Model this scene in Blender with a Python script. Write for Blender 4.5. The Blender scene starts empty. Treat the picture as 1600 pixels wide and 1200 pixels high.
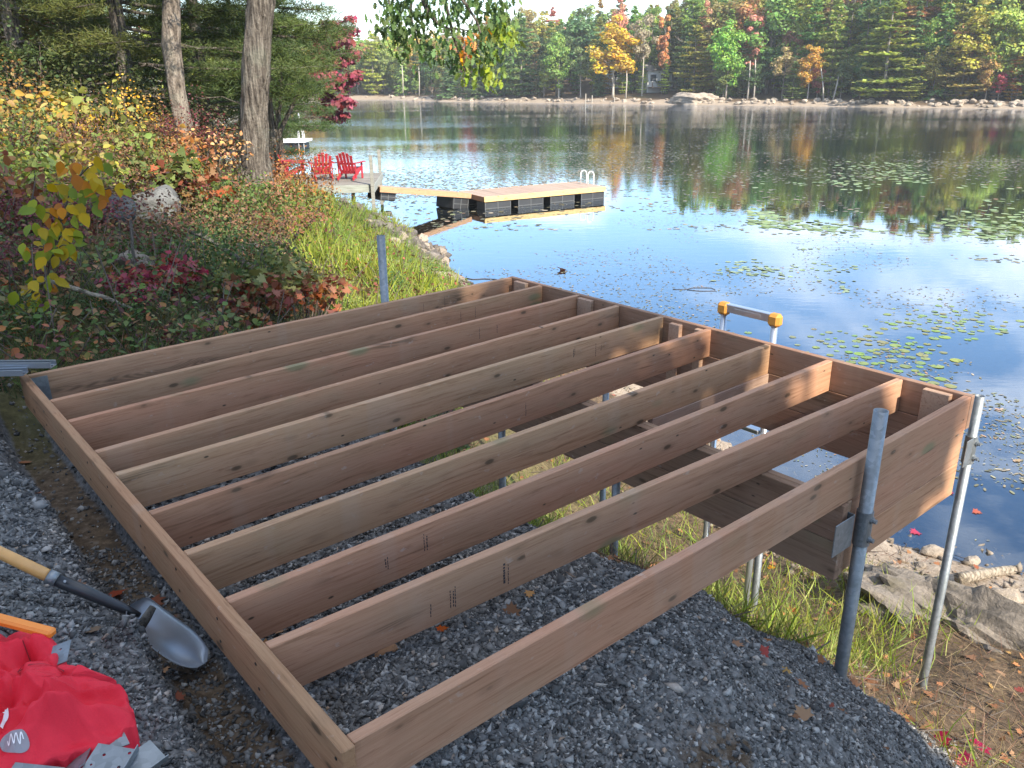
import bpy, bmesh, math, random
import numpy as np
from mathutils import Matrix, Vector

PI = math.pi
rng = np.random.default_rng(7)
random.seed(7)
scene = bpy.context.scene
COL = scene.collection

# ---------------------------------------------------------------- camera
CAM_Z = 4.5
FPX = 1291.37
PITCH, ROLL = 0.355071, 0.010933
cp, sp_ = math.cos(PITCH), math.sin(PITCH)
_fwd = np.array([0, cp, -sp_]); _right = np.array([1., 0, 0]); _down = np.array([0, -sp_, -cp])
RIGHT = math.cos(ROLL) * _right + math.sin(ROLL) * _down
DOWN = -math.sin(ROLL) * _right + math.cos(ROLL) * _down
cam_d = bpy.data.cameras.new('camera')
cam_d.sensor_fit = 'HORIZONTAL'; cam_d.sensor_width = 36.0
cam_d.lens = FPX / 1600 * 36
cam_d.clip_start = 0.05; cam_d.clip_end = 3000
cam = bpy.data.objects.new('camera', cam_d); COL.objects.link(cam)
M4 = Matrix.Identity(4)
for i in range(3):
    M4[i][0] = RIGHT[i]; M4[i][1] = -DOWN[i]; M4[i][2] = -_fwd[i]
M4[2][3] = CAM_Z
cam.matrix_world = M4
scene.camera = cam
VIEW = np.array([RIGHT, DOWN, _fwd])

def pix(P):
    """world points -> photograph pixels (used only to decide where detail is worth building)"""
    c = (np.asarray(P) - np.array([0, 0, CAM_Z])) @ VIEW.T
    w = np.where(np.abs(c[..., 2]) < 1e-6, 1e-6, c[..., 2])
    return 800 + FPX * c[..., 0] / w, 600 + FPX * c[..., 1] / w, c[..., 2]

def seen(P, m=160):
    u, v, w = pix(P)
    return (w > 0.05) & (u > -m) & (u < 1600 + m) & (v > -m) & (v < 1200 + m)

def ray(u, v):
    d = VIEW.T @ np.array([(u - 800) / FPX, (v - 600) / FPX, 1.0])
    return d / d[1]

def at_z(u, v, z):
    d = ray(u, v); return d * ((z - CAM_Z) / d[2]) + np.array([0, 0, CAM_Z])

def at_y(u, v, y):
    return ray(u, v) * y + np.array([0, 0, CAM_Z])

# ---------------------------------------------------------------- world, sun, exposure
SUN_EL = math.radians(35)
SUN_AZ = math.radians(142)          # compass bearing of the sun, from +Y clockwise: behind the camera, to its right
SUN_DIR = np.array([math.sin(SUN_AZ) * math.cos(SUN_EL), math.cos(SUN_AZ) * math.cos(SUN_EL), math.sin(SUN_EL)])
world = bpy.data.worlds.new('World'); scene.world = world; world.use_nodes = True
wt = world.node_tree; wt.nodes.clear()
def wn(t, **k):
    n = wt.nodes.new(t)
    for a, b in k.items(): setattr(n, a, b)
    return n
sky = wn('ShaderNodeTexSky', sky_type='NISHITA', sun_disc=False, sun_elevation=SUN_EL, sun_rotation=SUN_AZ,
         air_density=1.0, dust_density=0.15, ozone_density=1.6, altitude=200)
tc = wn('ShaderNodeTexCoord')
sep = wn('ShaderNodeSeparateXYZ'); wt.links.new(tc.outputs['Generated'], sep.inputs[0])
def wmath(op, a, b=None):
    n = wn('ShaderNodeMath', operation=op)
    for i, x in enumerate((a, b)):
        if x is None: continue
        if isinstance(x, (int, float)): n.inputs[i].default_value = x
        else: wt.links.new(x, n.inputs[i])
    return n.outputs[0]
zc = wmath('ADD', wmath('MAXIMUM', sep.outputs['Z'], 0.0), 0.16)
comb = wn('ShaderNodeCombineXYZ')
wt.links.new(wmath('DIVIDE', sep.outputs['X'], zc), comb.inputs[0])
wt.links.new(wmath('DIVIDE', sep.outputs['Y'], zc), comb.inputs[1])
comb.inputs[2].default_value = 3.7
cn = wn('ShaderNodeTexNoise'); cn.inputs['Scale'].default_value = 0.95; cn.inputs['Detail'].default_value = 7
cn.inputs['Roughness'].default_value = 0.56; cn.inputs['Distortion'].default_value = 0.25
wt.links.new(comb.outputs[0], cn.inputs['Vector'])
cr = wn('ShaderNodeValToRGB')
cr.color_ramp.elements[0].position = 0.50; cr.color_ramp.elements[1].position = 0.62
wt.links.new(cn.outputs['Fac'], cr.inputs[0])
hs = wn('ShaderNodeHueSaturation'); hs.inputs['Saturation'].default_value = 1.16; hs.inputs['Value'].default_value = 0.95; wt.links.new(sky.outputs[0], hs.inputs['Color'])
cmix = wn('ShaderNodeMixRGB'); cmix.inputs[2].default_value = (6.6, 6.9, 7.3, 1)
wt.links.new(wmath('MULTIPLY', cr.outputs['Color'], 0.85), cmix.inputs[0])
wt.links.new(hs.outputs[0], cmix.inputs[1])
bg = wn('ShaderNodeBackground'); bg.inputs['Strength'].default_value = 0.15
wo = wn('ShaderNodeOutputWorld')
wt.links.new(cmix.outputs[0], bg.inputs[0]); wt.links.new(bg.outputs[0], wo.inputs[0])

sun_d = bpy.data.lights.new('sun', 'SUN'); sun_d.energy = 4.8; sun_d.angle = math.radians(0.53)
sun_d.color = (1.0, 0.90, 0.74)
sun = bpy.data.objects.new('sun', sun_d); COL.objects.link(sun)
sun.rotation_euler = Vector(SUN_DIR).to_track_quat('Z', 'Y').to_euler()
sun.location = (20, -30, 40)
vs = scene.view_settings
scene.display_settings.display_device = 'sRGB'
vs.view_transform = 'Standard'; vs.look = 'None'; vs.exposure = 1.25; vs.gamma = 1.0; vs.use_curve_mapping = False
scene.render.engine = 'CYCLES'
cy = scene.cycles
cy.use_denoising = True
cy.max_bounces = 6; cy.diffuse_bounces = 3; cy.glossy_bounces = 3; cy.transmission_bounces = 4; cy.transparent_max_bounces = 8
cy.caustics_reflective = False; cy.caustics_refractive = False
cy.sample_clamp_indirect = 6

# ---------------------------------------------------------------- helpers: objects
def link(o, parent=None):
    COL.objects.link(o)
    if parent is not None: o.parent = parent
    return o

def tag(o, label, cat, group=None):
    o['label'] = label; o['category'] = cat
    if group: o['group'] = group
    return o

def thing(name, label, cat, loc=(0, 0, 0), rotz=0.0, group=None):
    o = bpy.data.objects.new(name, None); o.empty_display_size = 0.1
    COL.objects.link(o); o.location = tuple(float(x) for x in loc); o.rotation_euler = (0, 0, rotz)
    return tag(o, label, cat, group)

def obj(name, me, parent=None, mat=None, loc=None, rot=None, label=None, color=None, kind=None):
    o = bpy.data.objects.new(name, me); link(o, parent)
    if mat is not None:
        if not me.materials: me.materials.append(mat)
    if loc is not None: o.location = tuple(float(x) for x in loc)
    if rot is not None: o.rotation_euler = rot
    if label: o['label'] = label
    if color is not None: o.color = (*color, 1)
    if kind: o['kind'] = kind
    return o

def dup(root, loc=None, rotz=None, label=None, group=None, scale=None):
    r = root.copy(); COL.objects.link(r)
    for ch in list(root.children):
        c = ch.copy(); COL.objects.link(c); c.parent = r
        for g in ch.children:
            d = g.copy(); COL.objects.link(d); d.parent = c
    if loc is not None: r.location = tuple(float(x) for x in loc)
    if rotz is not None: r.rotation_euler = (0, 0, rotz)
    if scale is not None: r.scale = scale if hasattr(scale, '__len__') else (scale,) * 3
    if label: r['label'] = label
    if group: r['group'] = group
    return r

# ---------------------------------------------------------------- helpers: meshes
def np_mesh(name, V, F, mat=None, smooth=False):
    """V (N,3); F (M,k) uniform polygon array or list of such arrays"""
    me = bpy.data.meshes.new(name)
    V = np.ascontiguousarray(V, dtype=np.float32)
    Fs = [np.asarray(f, dtype=np.int32) for f in (F if isinstance(F, list) else [F]) if len(f)]
    idx = np.concatenate([f.ravel() for f in Fs]); tot = np.concatenate([np.full(len(f), f.shape[1], np.int32) for f in Fs])
    start = np.concatenate([[0], np.cumsum(tot)[:-1]]).astype(np.int32)
    me.vertices.add(len(V)); me.vertices.foreach_set('co', V.ravel())
    me.loops.add(len(idx)); me.loops.foreach_set('vertex_index', idx)
    me.polygons.add(len(tot)); me.polygons.foreach_set('loop_start', start)
    try: me.polygons.foreach_set('loop_total', tot)
    except Exception: pass
    if smooth: me.polygons.foreach_set('use_smooth', np.ones(len(tot), bool))
    me.update(calc_edges=True)
    if mat is not None: me.materials.append(mat)
    return me

class MB:
    """collects shapes, gives one mesh"""
    def __init__(s): s.V = []; s.F = []; s.n = 0
    def add(s, V, F):
        s.V += [tuple(map(float, v)) for v in V]; s.F += [tuple(int(i) + s.n for i in f) for f in F]; s.n += len(V); return s
    def box(s, c, size, b=0.0, R=None):
        V, F = bevel_box(*size, b)
        V = V @ R.T if R is not None else V
        return s.add(V + np.array(c), F)
    def tube(s, pts, rad, seg=10, cap=True):
        V, F = tube(pts, rad, seg, cap); return s.add(V, F)
    def prism(s, outline, z0, z1):
        n = len(outline)
        V = [(x, y, z0) for x, y in outline] + [(x, y, z1) for x, y in outline]
        F = [tuple(range(n - 1, -1, -1)), tuple(range(n, 2 * n))] + [(i, (i + 1) % n, n + (i + 1) % n, n + i) for i in range(n)]
        return s.add(V, F)
    def mesh(s, name, mat=None, smooth=False):
        me = bpy.data.meshes.new(name); me.from_pydata(s.V, [], s.F)
        if smooth: me.polygons.foreach_set('use_smooth', [True] * len(me.polygons))
        me.update()
        if mat is not None: me.materials.append(mat)
        return me

def bevel_box(sx, sy, sz, b=0.0):
    h = np.array([sx, sy, sz]) / 2
    if b <= 0:
        V = np.array([[x, y, z] for x in (-1, 1) for y in (-1, 1) for z in (-1, 1)]) * h
        F = [(0, 1, 3, 2), (4, 6, 7, 5), (0, 4, 5, 1), (2, 3, 7, 6), (0, 2, 6, 4), (1, 5, 7, 3)]
        return V, F
    bm = bmesh.new(); bmesh.ops.create_cube(bm, size=1)
    bmesh.ops.scale(bm, vec=(sx, sy, sz), verts=bm.verts)
    bmesh.ops.bevel(bm, geom=bm.edges[:], offset=b, segments=1, affect='EDGES')
    bm.verts.index_update()
    V = np.array([v.co[:] for v in bm.verts]); F = [tuple(v.index for v in f.verts) for f in bm.faces]
    bm.free(); return V, F

def tube(pts, rad, seg=10, cap=True):
    pts = np.asarray(pts, float); n = len(pts)
    rad = np.full(n, rad) if np.isscalar(rad) else np.asarray(rad, float)
    T = np.gradient(pts, axis=0); T /= np.linalg.norm(T, axis=1)[:, None] + 1e-12
    up = np.array([0, 0, 1.0]) if abs(T[0][2]) < 0.9 else np.array([1.0, 0, 0])
    V = []; x = np.cross(up, T[0]); x /= np.linalg.norm(x)
    a = np.linspace(0, 2 * PI, seg, endpoint=False)
    for i in range(n):
        x = x - T[i] * (x @ T[i]); x /= np.linalg.norm(x) + 1e-12
        y = np.cross(T[i], x)
        V.append(pts[i] + rad[i] * (np.cos(a)[:, None] * x + np.sin(a)[:, None] * y))
    V = np.concatenate(V)
    F = [(i * seg + j, i * seg + (j + 1) % seg, (i + 1) * seg + (j + 1) % seg, (i + 1) * seg + j) for i in range(n - 1) for j in range(seg)]
    if cap: F += [tuple(range(seg - 1, -1, -1)), tuple(range((n - 1) * seg, n * seg))]
    return V, F

def rotmats(N, spin):
    """frames (n,3,3) whose z axis is N, spun by spin"""
    N = N / (np.linalg.norm(N, axis=1)[:, None] + 1e-9)
    ref = np.where(np.abs(N[:, 2:3]) < 0.95, np.array([[0, 0, 1.0]]), np.array([[1.0, 0, 0]]))
    X = np.cross(ref, N); X /= np.linalg.norm(X, axis=1)[:, None] + 1e-9
    Y = np.cross(N, X)
    c, s = np.cos(spin)[:, None], np.sin(spin)[:, None]
    X2 = c * X + s * Y; Y2 = -s * X + c * Y
    return np.stack([X2, Y2, N], axis=2)

def scatter(bV, bF, P, R, S):
    bV = np.asarray(bV, float); bF = np.asarray(bF, int); n = len(P); k = len(bV)
    S = np.asarray(S, float)
    if S.ndim == 1: L = bV[None] * S[:, None, None]
    else: L = bV[None] * S[:, None, :]
    V = np.einsum('nij,nkj->nki', R, L) + np.asarray(P)[:, None, :]
    F = bF[None] + (np.arange(n) * k)[:, None, None]
    return V.reshape(-1, 3), F.reshape(-1, bF.shape[1])

def join(parts):
    """list of (V, F arrays) -> V, list of F by polygon size"""
    V = []; F = {}; n = 0
    for v, f in parts:
        for ff in (f if isinstance(f, list) else [f]):
            ff = np.asarray(ff)
            if len(ff): F.setdefault(ff.shape[1], []).append(ff + n)
        V.append(v); n += len(v)
    return np.concatenate(V), [np.concatenate(x) for x in F.values()]

# value noise, vectorised
_LAT = np.random.default_rng(3).random((64, 64))
def vnoise(x, y):
    x = np.asarray(x, float); y = np.asarray(y, float)
    xi = np.floor(x).astype(int); yi = np.floor(y).astype(int); fx = x - xi; fy = y - yi
    fx = fx * fx * (3 - 2 * fx); fy = fy * fy * (3 - 2 * fy)
    g = lambda a, b: _LAT[a % 64, b % 64]
    return (g(xi, yi) * (1 - fx) + g(xi + 1, yi) * fx) * (1 - fy) + (g(xi, yi + 1) * (1 - fx) + g(xi + 1, yi + 1) * fx) * fy
def fbm(x, y, o=4):
    r = 0; a = 1; t = 0
    for i in range(o):
        r = r + a * vnoise(x * 2 ** i + 17.3 * i, y * 2 ** i + 9.1 * i); t += a; a *= 0.5
    return r / t
def sstep(a, b, x):
    t = np.clip((np.asarray(x, float) - a) / (b - a), 0, 1); return t * t * (3 - 2 * t)

# ---------------------------------------------------------------- materials
class NT:
    def __init__(s, name):
        s.m = bpy.data.materials.new(name); s.m.use_nodes = True; s.t = s.m.node_tree; s.t.nodes.clear()
        s.out = s.n('ShaderNodeOutputMaterial')
    def n(s, typ, **k):
        nd = s.t.nodes.new(typ)
        for a, b in k.items(): setattr(nd, a, b)
        return nd
    def l(s, a, b): s.t.links.new(a, b)
    def set(s, sock, v):
        if hasattr(v, 'is_output') or isinstance(v, bpy.types.NodeSocket): s.l(v, sock)
        elif hasattr(v, '__len__') and len(v) == 3 and sock.type == 'RGBA': sock.default_value = (*v, 1)
        else: sock.default_value = v
    def math(s, op, a, b=0.0, c=None, clamp=False):
        nd = s.n('ShaderNodeMath', operation=op, use_clamp=clamp); s.set(nd.inputs[0], a); s.set(nd.inputs[1], b)
        if c is not None: s.set(nd.inputs[2], c)
        return nd.outputs[0]
    def mix(s, f, a, b, mode='MIX'):
        nd = s.n('ShaderNodeMixRGB', blend_type=mode); s.set(nd.inputs[0], f); s.set(nd.inputs[1], a); s.set(nd.inputs[2], b)
        return nd.outputs[0]
    def ramp(s, f, stops, interp='LINEAR'):
        nd = s.n('ShaderNodeValToRGB'); r = nd.color_ramp; r.interpolation = interp
        while len(r.elements) < len(stops): r.elements.new(0.5)
        for e, (p, c) in zip(r.elements, stops):
            e.position = p; e.color = (*c, 1) if hasattr(c, '__len__') else (c, c, c, 1)
        s.set(nd.inputs[0], f); return nd.outputs[0]
    def noise(s, vec, scale=5, detail=4, rough=0.55, dist=0.0, w=None):
        nd = s.n('ShaderNodeTexNoise')
        if w is not None: nd.noise_dimensions = '4D'; s.set(nd.inputs['W'], w)
        if vec is not None: s.l(vec, nd.inputs['Vector'])
        nd.inputs['Scale'].default_value = scale; nd.inputs['Detail'].default_value = detail
        nd.inputs['Roughness'].default_value = rough; nd.inputs['Distortion'].default_value = dist
        return nd.outputs['Fac']
    def voro(s, vec, scale=5, feature='F1', out='Distance', rand=1.0):
        nd = s.n('ShaderNodeTexVoronoi', feature=feature); s.l(vec, nd.inputs['Vector'])
        nd.inputs['Scale'].default_value = scale; nd.inputs['Randomness'].default_value = rand
        return nd.outputs[out]
    def coord(s, kind='Object', scale=None, loc=None):
        c = s.n('ShaderNodeTexCoord').outputs[kind]
        if scale is None and loc is None: return c
        mp = s.n('ShaderNodeMapping'); s.l(c, mp.inputs[0])
        if scale is not None: mp.inputs['Scale'].default_value = scale
        if loc is not None: s.set(mp.inputs['Location'], loc)
        return mp.outputs[0]
    def world(s): return s.n('ShaderNodeNewGeometry').outputs['Position']
    def scaled(s, vec, sc):
        mp = s.n('ShaderNodeMapping'); s.l(vec, mp.inputs[0]); mp.inputs['Scale'].default_value = sc; return mp.outputs[0]
    def rand(s): return s.n('ShaderNodeObjectInfo').outputs['Random']
    def ocol(s): return s.n('ShaderNodeObjectInfo').outputs['Color']
    def island(s): return s.n('ShaderNodeNewGeometry').outputs['Random Per Island']
    def bump(s, h, strength=0.3, dist=0.01, normal=None):
        nd = s.n('ShaderNodeBump'); s.l(h, nd.inputs['Height']); nd.inputs['Strength'].default_value = strength
        nd.inputs['Distance'].default_value = dist
        if normal is not None: s.l(normal, nd.inputs['Normal'])
        return nd.outputs[0]
    def hsv(s, col, h=0.5, sat=1.0, v=1.0):
        nd = s.n('ShaderNodeHueSaturation'); s.set(nd.inputs['Hue'], h); s.set(nd.inputs['Saturation'], sat); s.set(nd.inputs['Value'], v)
        s.set(nd.inputs['Color'], col); return nd.outputs[0]
    def princ(s, col, rough=0.7, metal=0.0, spec=0.5, normal=None, **k):
        nd = s.n('ShaderNodeBsdfPrincipled'); s.set(nd.inputs['Base Color'], col); s.set(nd.inputs['Roughness'], rough)
        s.set(nd.inputs['Metallic'], metal); s.set(nd.inputs['Specular IOR Level'], spec)
        if normal is not None: s.l(normal, nd.inputs['Normal'])
        for a, b in k.items(): s.set(nd.inputs[a], b)
        return nd.outputs[0]
    def done(s, bsdf): s.l(bsdf, s.out.inputs[0]); return s.m

def leaf_mat(name, trans=0.30, hue=0.05, val=0.55, sat=0.25, rough=0.6, mottle=True):
    """leaf colour comes from the object's own colour; every leaf differs a little in hue and value"""
    t = NT(name); r = t.island()
    r2 = t.math('FRACT', t.math('MULTIPLY', r, 17.31)); r3 = t.math('FRACT', t.math('MULTIPLY', r, 71.7))
    col = t.hsv(t.ocol(), t.math('ADD', 0.5 - hue / 2, t.math('MULTIPLY', r, hue)),
                t.math('ADD', 1 - sat / 2, t.math('MULTIPLY', r3, sat)), t.math('ADD', 1 - val / 2, t.math('MULTIPLY', r2, val)))
    if mottle:
        nz = t.noise(t.coord('Object'), 0.45, 3)
        col = t.mix(t.math('MULTIPLY', t.ramp(nz, [(0.35, 0.0), (0.65, 1.0)]), 0.35), col, t.hsv(col, 0.47, 1.05, 1.35))
    d = t.princ(col, rough, spec=0.25)
    tr = t.n('ShaderNodeBsdfTranslucent'); t.l(t.hsv(col, 0.49, 1.1, 1.2), tr.inputs[0])
    mx = t.n('ShaderNodeMixShader'); mx.inputs[0].default_value = trans; t.l(d, mx.inputs[1]); t.l(tr.outputs[0], mx.inputs[2])
    return t.done(mx.outputs[0])

LEAF = leaf_mat('leaf', trans=.22)
LEAF_FAR = leaf_mat('far_foliage', trans=0.34, hue=0.06, val=0.7, sat=0.3)
NEEDLE = leaf_mat('pine_needles', trans=0.2, hue=0.05, val=0.6)
GRASS = leaf_mat('grass_blades', trans=0.3, hue=0.07, val=0.7)

def litter_mat():
    t = NT('fallen_leaves'); r = t.island(); r2 = t.math('FRACT', t.math('MULTIPLY', r, 13.7))
    col = t.ramp(r, [(0.0, (0.16, 0.075, 0.035)), (0.25, (0.26, 0.11, 0.05)), (0.45, (0.20, 0.13, 0.08)), (0.6, (0.34, 0.15, 0.05)),
                     (0.72, (0.13, 0.07, 0.045)), (0.82, (0.40, 0.24, 0.07)), (0.91, (0.24, 0.05, 0.035)), (1.0, (0.30, 0.22, 0.14))])
    return t.done(t.princ(t.hsv(col, 0.5, 1.0, t.math('ADD', 0.6, t.math('MULTIPLY', r2, 0.7))), 0.7, spec=0.25))
LITTER = litter_mat()

def plain(name, col, rough=0.6, metal=0.0, spec=0.5, var=0.15, scale=12, bump=0.0):
    t = NT(name); c = t.coord('Object'); nz = t.noise(c, scale, 5)
    cc = t.mix(nz, tuple(x * (1 - var) for x in col), tuple(min(1, x * (1 + var)) for x in col))
    return t.done(t.princ(cc, rough, metal, spec, t.bump(nz, bump, 0.005) if bump else None))

def wood_mat():
    """pressure treated lumber: grain along the board, knots, green treatment stains; tint from the object's colour"""
    t = NT('treated_lumber'); rnd = t.rand(); w = t.math('MULTIPLY', rnd, 60.0)
    base = t.coord('Object')
    off = t.n('ShaderNodeCombineXYZ'); t.l(t.math('MULTIPLY', rnd, 37.0), off.inputs[0]); t.l(t.math('MULTIPLY', rnd, 11.0), off.inputs[2])
    va = t.n('ShaderNodeVectorMath', operation='ADD'); t.l(base, va.inputs[0]); t.l(off.outputs[0], va.inputs[1]); vec = va.outputs[0]
    warp = t.noise(t.scaled(vec, (1.2, 2, 5)), 1.0, 3, w=w)
    gv = t.n('ShaderNodeVectorMath', operation='ADD'); t.l(t.scaled(vec, (0.8, 34, 34)), gv.inputs[0])
    wv = t.n('ShaderNodeCombineXYZ'); t.l(t.math('MULTIPLY', warp, 3.0), wv.inputs[2]); t.l(t.math('MULTIPLY', warp, 2.0), wv.inputs[1]); t.l(wv.outputs[0], gv.inputs[1])
    grain = t.noise(gv.outputs[0], 2.2, 5, 0.65, w=w)
    fine = t.noise(t.scaled(vec, (3.0, 110, 110)), 1.4, 4, 0.7)
    col = t.ramp(grain, [(0.28, (0.46, 0.38, 0.32)), (0.42, (0.80, 0.74, 0.68)), (0.56, (0.94, 0.90, 0.86)), (0.72, (0.62, 0.53, 0.46))])
    col = t.mix(1.0, col, t.ocol(), 'MULTIPLY')
    col = t.mix(t.math('MULTIPLY', fine, 0.35), col, t.hsv(col, 0.5, 1.1, 0.55))
    big = t.noise(t.scaled(vec, (1.1, 3, 3)), 1.0, 3)
    col = t.mix(t.math('MULTIPLY', t.ramp(big, [(0.40, 0.0), (0.62, 1.0)]), 0.5), col, t.hsv(col, 0.485, 1.1, 1.22))
    grn = t.noise(t.scaled(vec, (2.2, 6, 5)), 1.0, 4, w=w)
    col = t.mix(t.math('MULTIPLY', t.ramp(grn, [(0.60, 0.0), (0.76, 1.0)]), 0.30), col, (0.24, 0.23, 0.13))
    # a dark heartwood streak with tight rings on some boards
    hw = t.noise(t.scaled(vec, (0.8, 0.3, 5.0)), 1.0, 2, w=w)
    ringv = t.math('SINE', t.math('MULTIPLY', t.noise(t.scaled(vec, (0.9, 0.3, 7.0)), 1.0, 2), 150.0))
    hwm = t.math('MULTIPLY', t.ramp(hw, [(0.64, 0.0), (0.68, 1.0)]), t.math('ADD', 0.45, t.math('MULTIPLY', ringv, 0.25)))
    col = t.mix(hwm, col, (0.10, 0.06, 0.035))
    def spots(scale, thr, stops, c, amt):
        nd = t.n('ShaderNodeTexVoronoi', feature='F1'); t.l(t.scaled(vec, scale), nd.inputs['Vector']); nd.inputs['Scale'].default_value = 1.0
        sc_ = t.n('ShaderNodeSeparateColor'); t.l(nd.outputs['Color'], sc_.inputs[0])
        m_ = t.math('MULTIPLY', t.ramp(nd.outputs['Distance'], stops), t.math('GREATER_THAN', sc_.outputs[0], thr))
        return t.mix(t.math('MULTIPLY', m_, amt), col, c)
    col = spots((2.6, 0.05, 6.0), 0.60, [(0.06, 1.0), (0.14, 0.85), (0.24, 0.0)], (0.13, 0.17, 0.085), 0.62)
    col = spots((4.6, 0.05, 11.0), 0.45, [(0.07, 1.0), (0.11, 0.9), (0.15, 0.25), (0.30, 0.0)], (0.07, 0.045, 0.025), 0.85)
    col = spots((7.0, 0.05, 17.0), 0.72, [(0.05, 1.0), (0.10, 0.0)], (0.04, 0.03, 0.02), 0.9)
    fl = t.noise(t.scaled(vec, (6.0, 40, 60)), 1.0, 4, 0.7)
    col = t.mix(t.math('MULTIPLY', t.ramp(fl, [(0.58, 0.0), (0.68, 1.0)]), 0.45), col, t.hsv(col, 0.49, 1.1, 0.5))
    # incising and handling scuffs
    sc = t.noise(t.scaled(vec, (5, 9, 9)), 3.0, 4)
    col = t.mix(t.math('MULTIPLY', t.ramp(sc, [(0.66, 0.0), (0.75, 1.0)]), 0.35), col, (0.46, 0.41, 0.36))
    # faint cross streaks left by stickers in the stack
    st = t.noise(t.scaled(vec, (4.5, 0.2, 0.3)), 1.0, 2, w=w)
    col = t.mix(t.math('MULTIPLY', t.ramp(st, [(0.60, 0.0), (0.66, 1.0)]), 0.13), col, (0.42, 0.33, 0.26))
    h = t.math('ADD', t.math('MULTIPLY', grain, 0.6), t.math('MULTIPLY', fine, 0.5))
    return t.done(t.princ(col, 0.72, spec=0.3, normal=t.bump(h, 0.35, 0.003)))
WOOD = wood_mat()

def grey_wood():
    t = NT('weathered_wood'); vec = t.coord('Object'); g = t.noise(t.scaled(vec, (2, 30, 30)), 1.5, 5)
    col = t.mix(1.0, t.ramp(g, [(0.3, (0.6, 0.58, 0.55)), (0.6, (1, 1, 1))]), t.ocol(), 'MULTIPLY')
    return t.done(t.princ(col, 0.8, spec=0.2, normal=t.bump(g, 0.4, 0.004)))
GREYWOOD = grey_wood()

def galv():
    t = NT('galvanised_steel'); vec = t.coord('Object'); v = t.voro(vec, 55, out='Color'); nz = t.noise(vec, 7, 4)
    bw = t.n('ShaderNodeRGBToBW'); t.l(v, bw.inputs[0])
    col = t.mix(bw.outputs[0], (0.20, 0.22, 0.23), (0.30, 0.32, 0.335))
    col = t.mix(t.ramp(nz, [(0.5, 0.0), (0.7, 0.6)]), col, (0.15, 0.16, 0.165))
    return t.done(t.princ(col, t.math('ADD', 0.36, t.math('MULTIPLY', nz, 0.3)), metal=0.75, spec=0.5))
GALV = galv()

def bark(name, c1, c2, c3, ridge=(15, 15, 1.7)):
    t = NT(name); vec = t.coord('Object'); wv = t.noise(vec, 1.3, 3)
    a = t.n('ShaderNodeVectorMath', operation='ADD'); t.l(t.scaled(vec, ridge), a.inputs[0])
    k = t.n('ShaderNodeCombineXYZ'); t.l(wv, k.inputs[0]); t.l(wv, k.inputs[2]); t.l(k.outputs[0], a.inputs[1])
    v = t.voro(a.outputs[0], 1.6, 'F1'); f = t.noise(vec, 26, 6, 0.65); g = t.noise(a.outputs[0], 2.3, 6, 0.65)
    h = t.math('ADD', t.math('ADD', t.math('MULTIPLY', v, -0.45), t.math('MULTIPLY', g, 0.9)), t.math('MULTIPLY', f, 0.45))
    col = t.ramp(h, [(0.20, c1), (0.42, c2), (0.66, c3)])
    lich = t.noise(vec, 2.6, 4); col = t.mix(t.math('MULTIPLY', t.ramp(lich, [(0.52, 0.0), (0.68, 1.0)]), 0.35), col, (0.24, 0.25, 0.20))
    return t.done(t.princ(col, 0.9, spec=0.15, normal=t.bump(h, 1.0, 0.06)))
BARK_OAK = bark('oak_bark', (0.030, 0.025, 0.021), (0.115, 0.098, 0.083), (0.22, 0.195, 0.165))
BARK_PINE = bark('pine_bark', (0.05, 0.042, 0.036), (0.175, 0.145, 0.12), (0.29, 0.25, 0.21), (9, 9, 2.4))
BARK_FAR = plain('far_bark', (0.22, 0.19, 0.16), 0.9, var=0.5, scale=3)
BARK_PALE = plain('pale_bark', (0.42, 0.38, 0.32), 0.9, var=0.35, scale=3)
TWIG = plain('twig_bark', (0.085, 0.065, 0.05), 0.85, var=0.4, scale=20)
DRIFT = bark('driftwood', (0.16, 0.13, 0.10), (0.36, 0.30, 0.23), (0.50, 0.43, 0.34), (14, 2.0, 14))

def rock_mat(name, c1, c2, lich=(0.30, 0.31, 0.28)):
    t = NT(name); vec = t.coord('Object'); r = t.rand(); n1 = t.noise(vec, 2.2, 7, 0.62, w=t.math('MULTIPLY', r, 20)); n2 = t.noise(vec, 14, 6, 0.65)
    col = t.mix(t.ramp(n1, [(0.32, 0.0), (0.68, 1.0)]), c1, c2)
    col = t.mix(t.math('MULTIPLY', t.ramp(n2, [(0.40, 0.0), (0.62, 1.0)]), 0.5), col, tuple(x * 0.45 for x in c1))
    l = t.voro(vec, 5.5); col = t.mix(t.math('MULTIPLY', t.ramp(l, [(0.12, 1.0), (0.26, 0.0)]), 0.35), col, lich)
    col = t.hsv(col, 0.5, 1.0, t.math('ADD', 0.75, t.math('MULTIPLY', r, 0.5)))
    h = t.math('ADD', t.math('MULTIPLY', n1, 1.0), t.math('MULTIPLY', n2, 0.5))
    return t.done(t.princ(col, 0.85, spec=0.25, normal=t.bump(h, 0.7, 0.05)))
ROCK_GREY = rock_mat('grey_rock', (0.11, 0.115, 0.115), (0.21, 0.21, 0.205), (0.24, 0.25, 0.22))
ROCK_TAN = rock_mat('tan_rock', (0.28, 0.23, 0.18), (0.44, 0.37, 0.30), (0.42, 0.38, 0.32))
ROCK_DARK = rock_mat('wet_dark_rock', (0.10, 0.09, 0.085), (0.22, 0.19, 0.165), (0.28, 0.25, 0.20))

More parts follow.
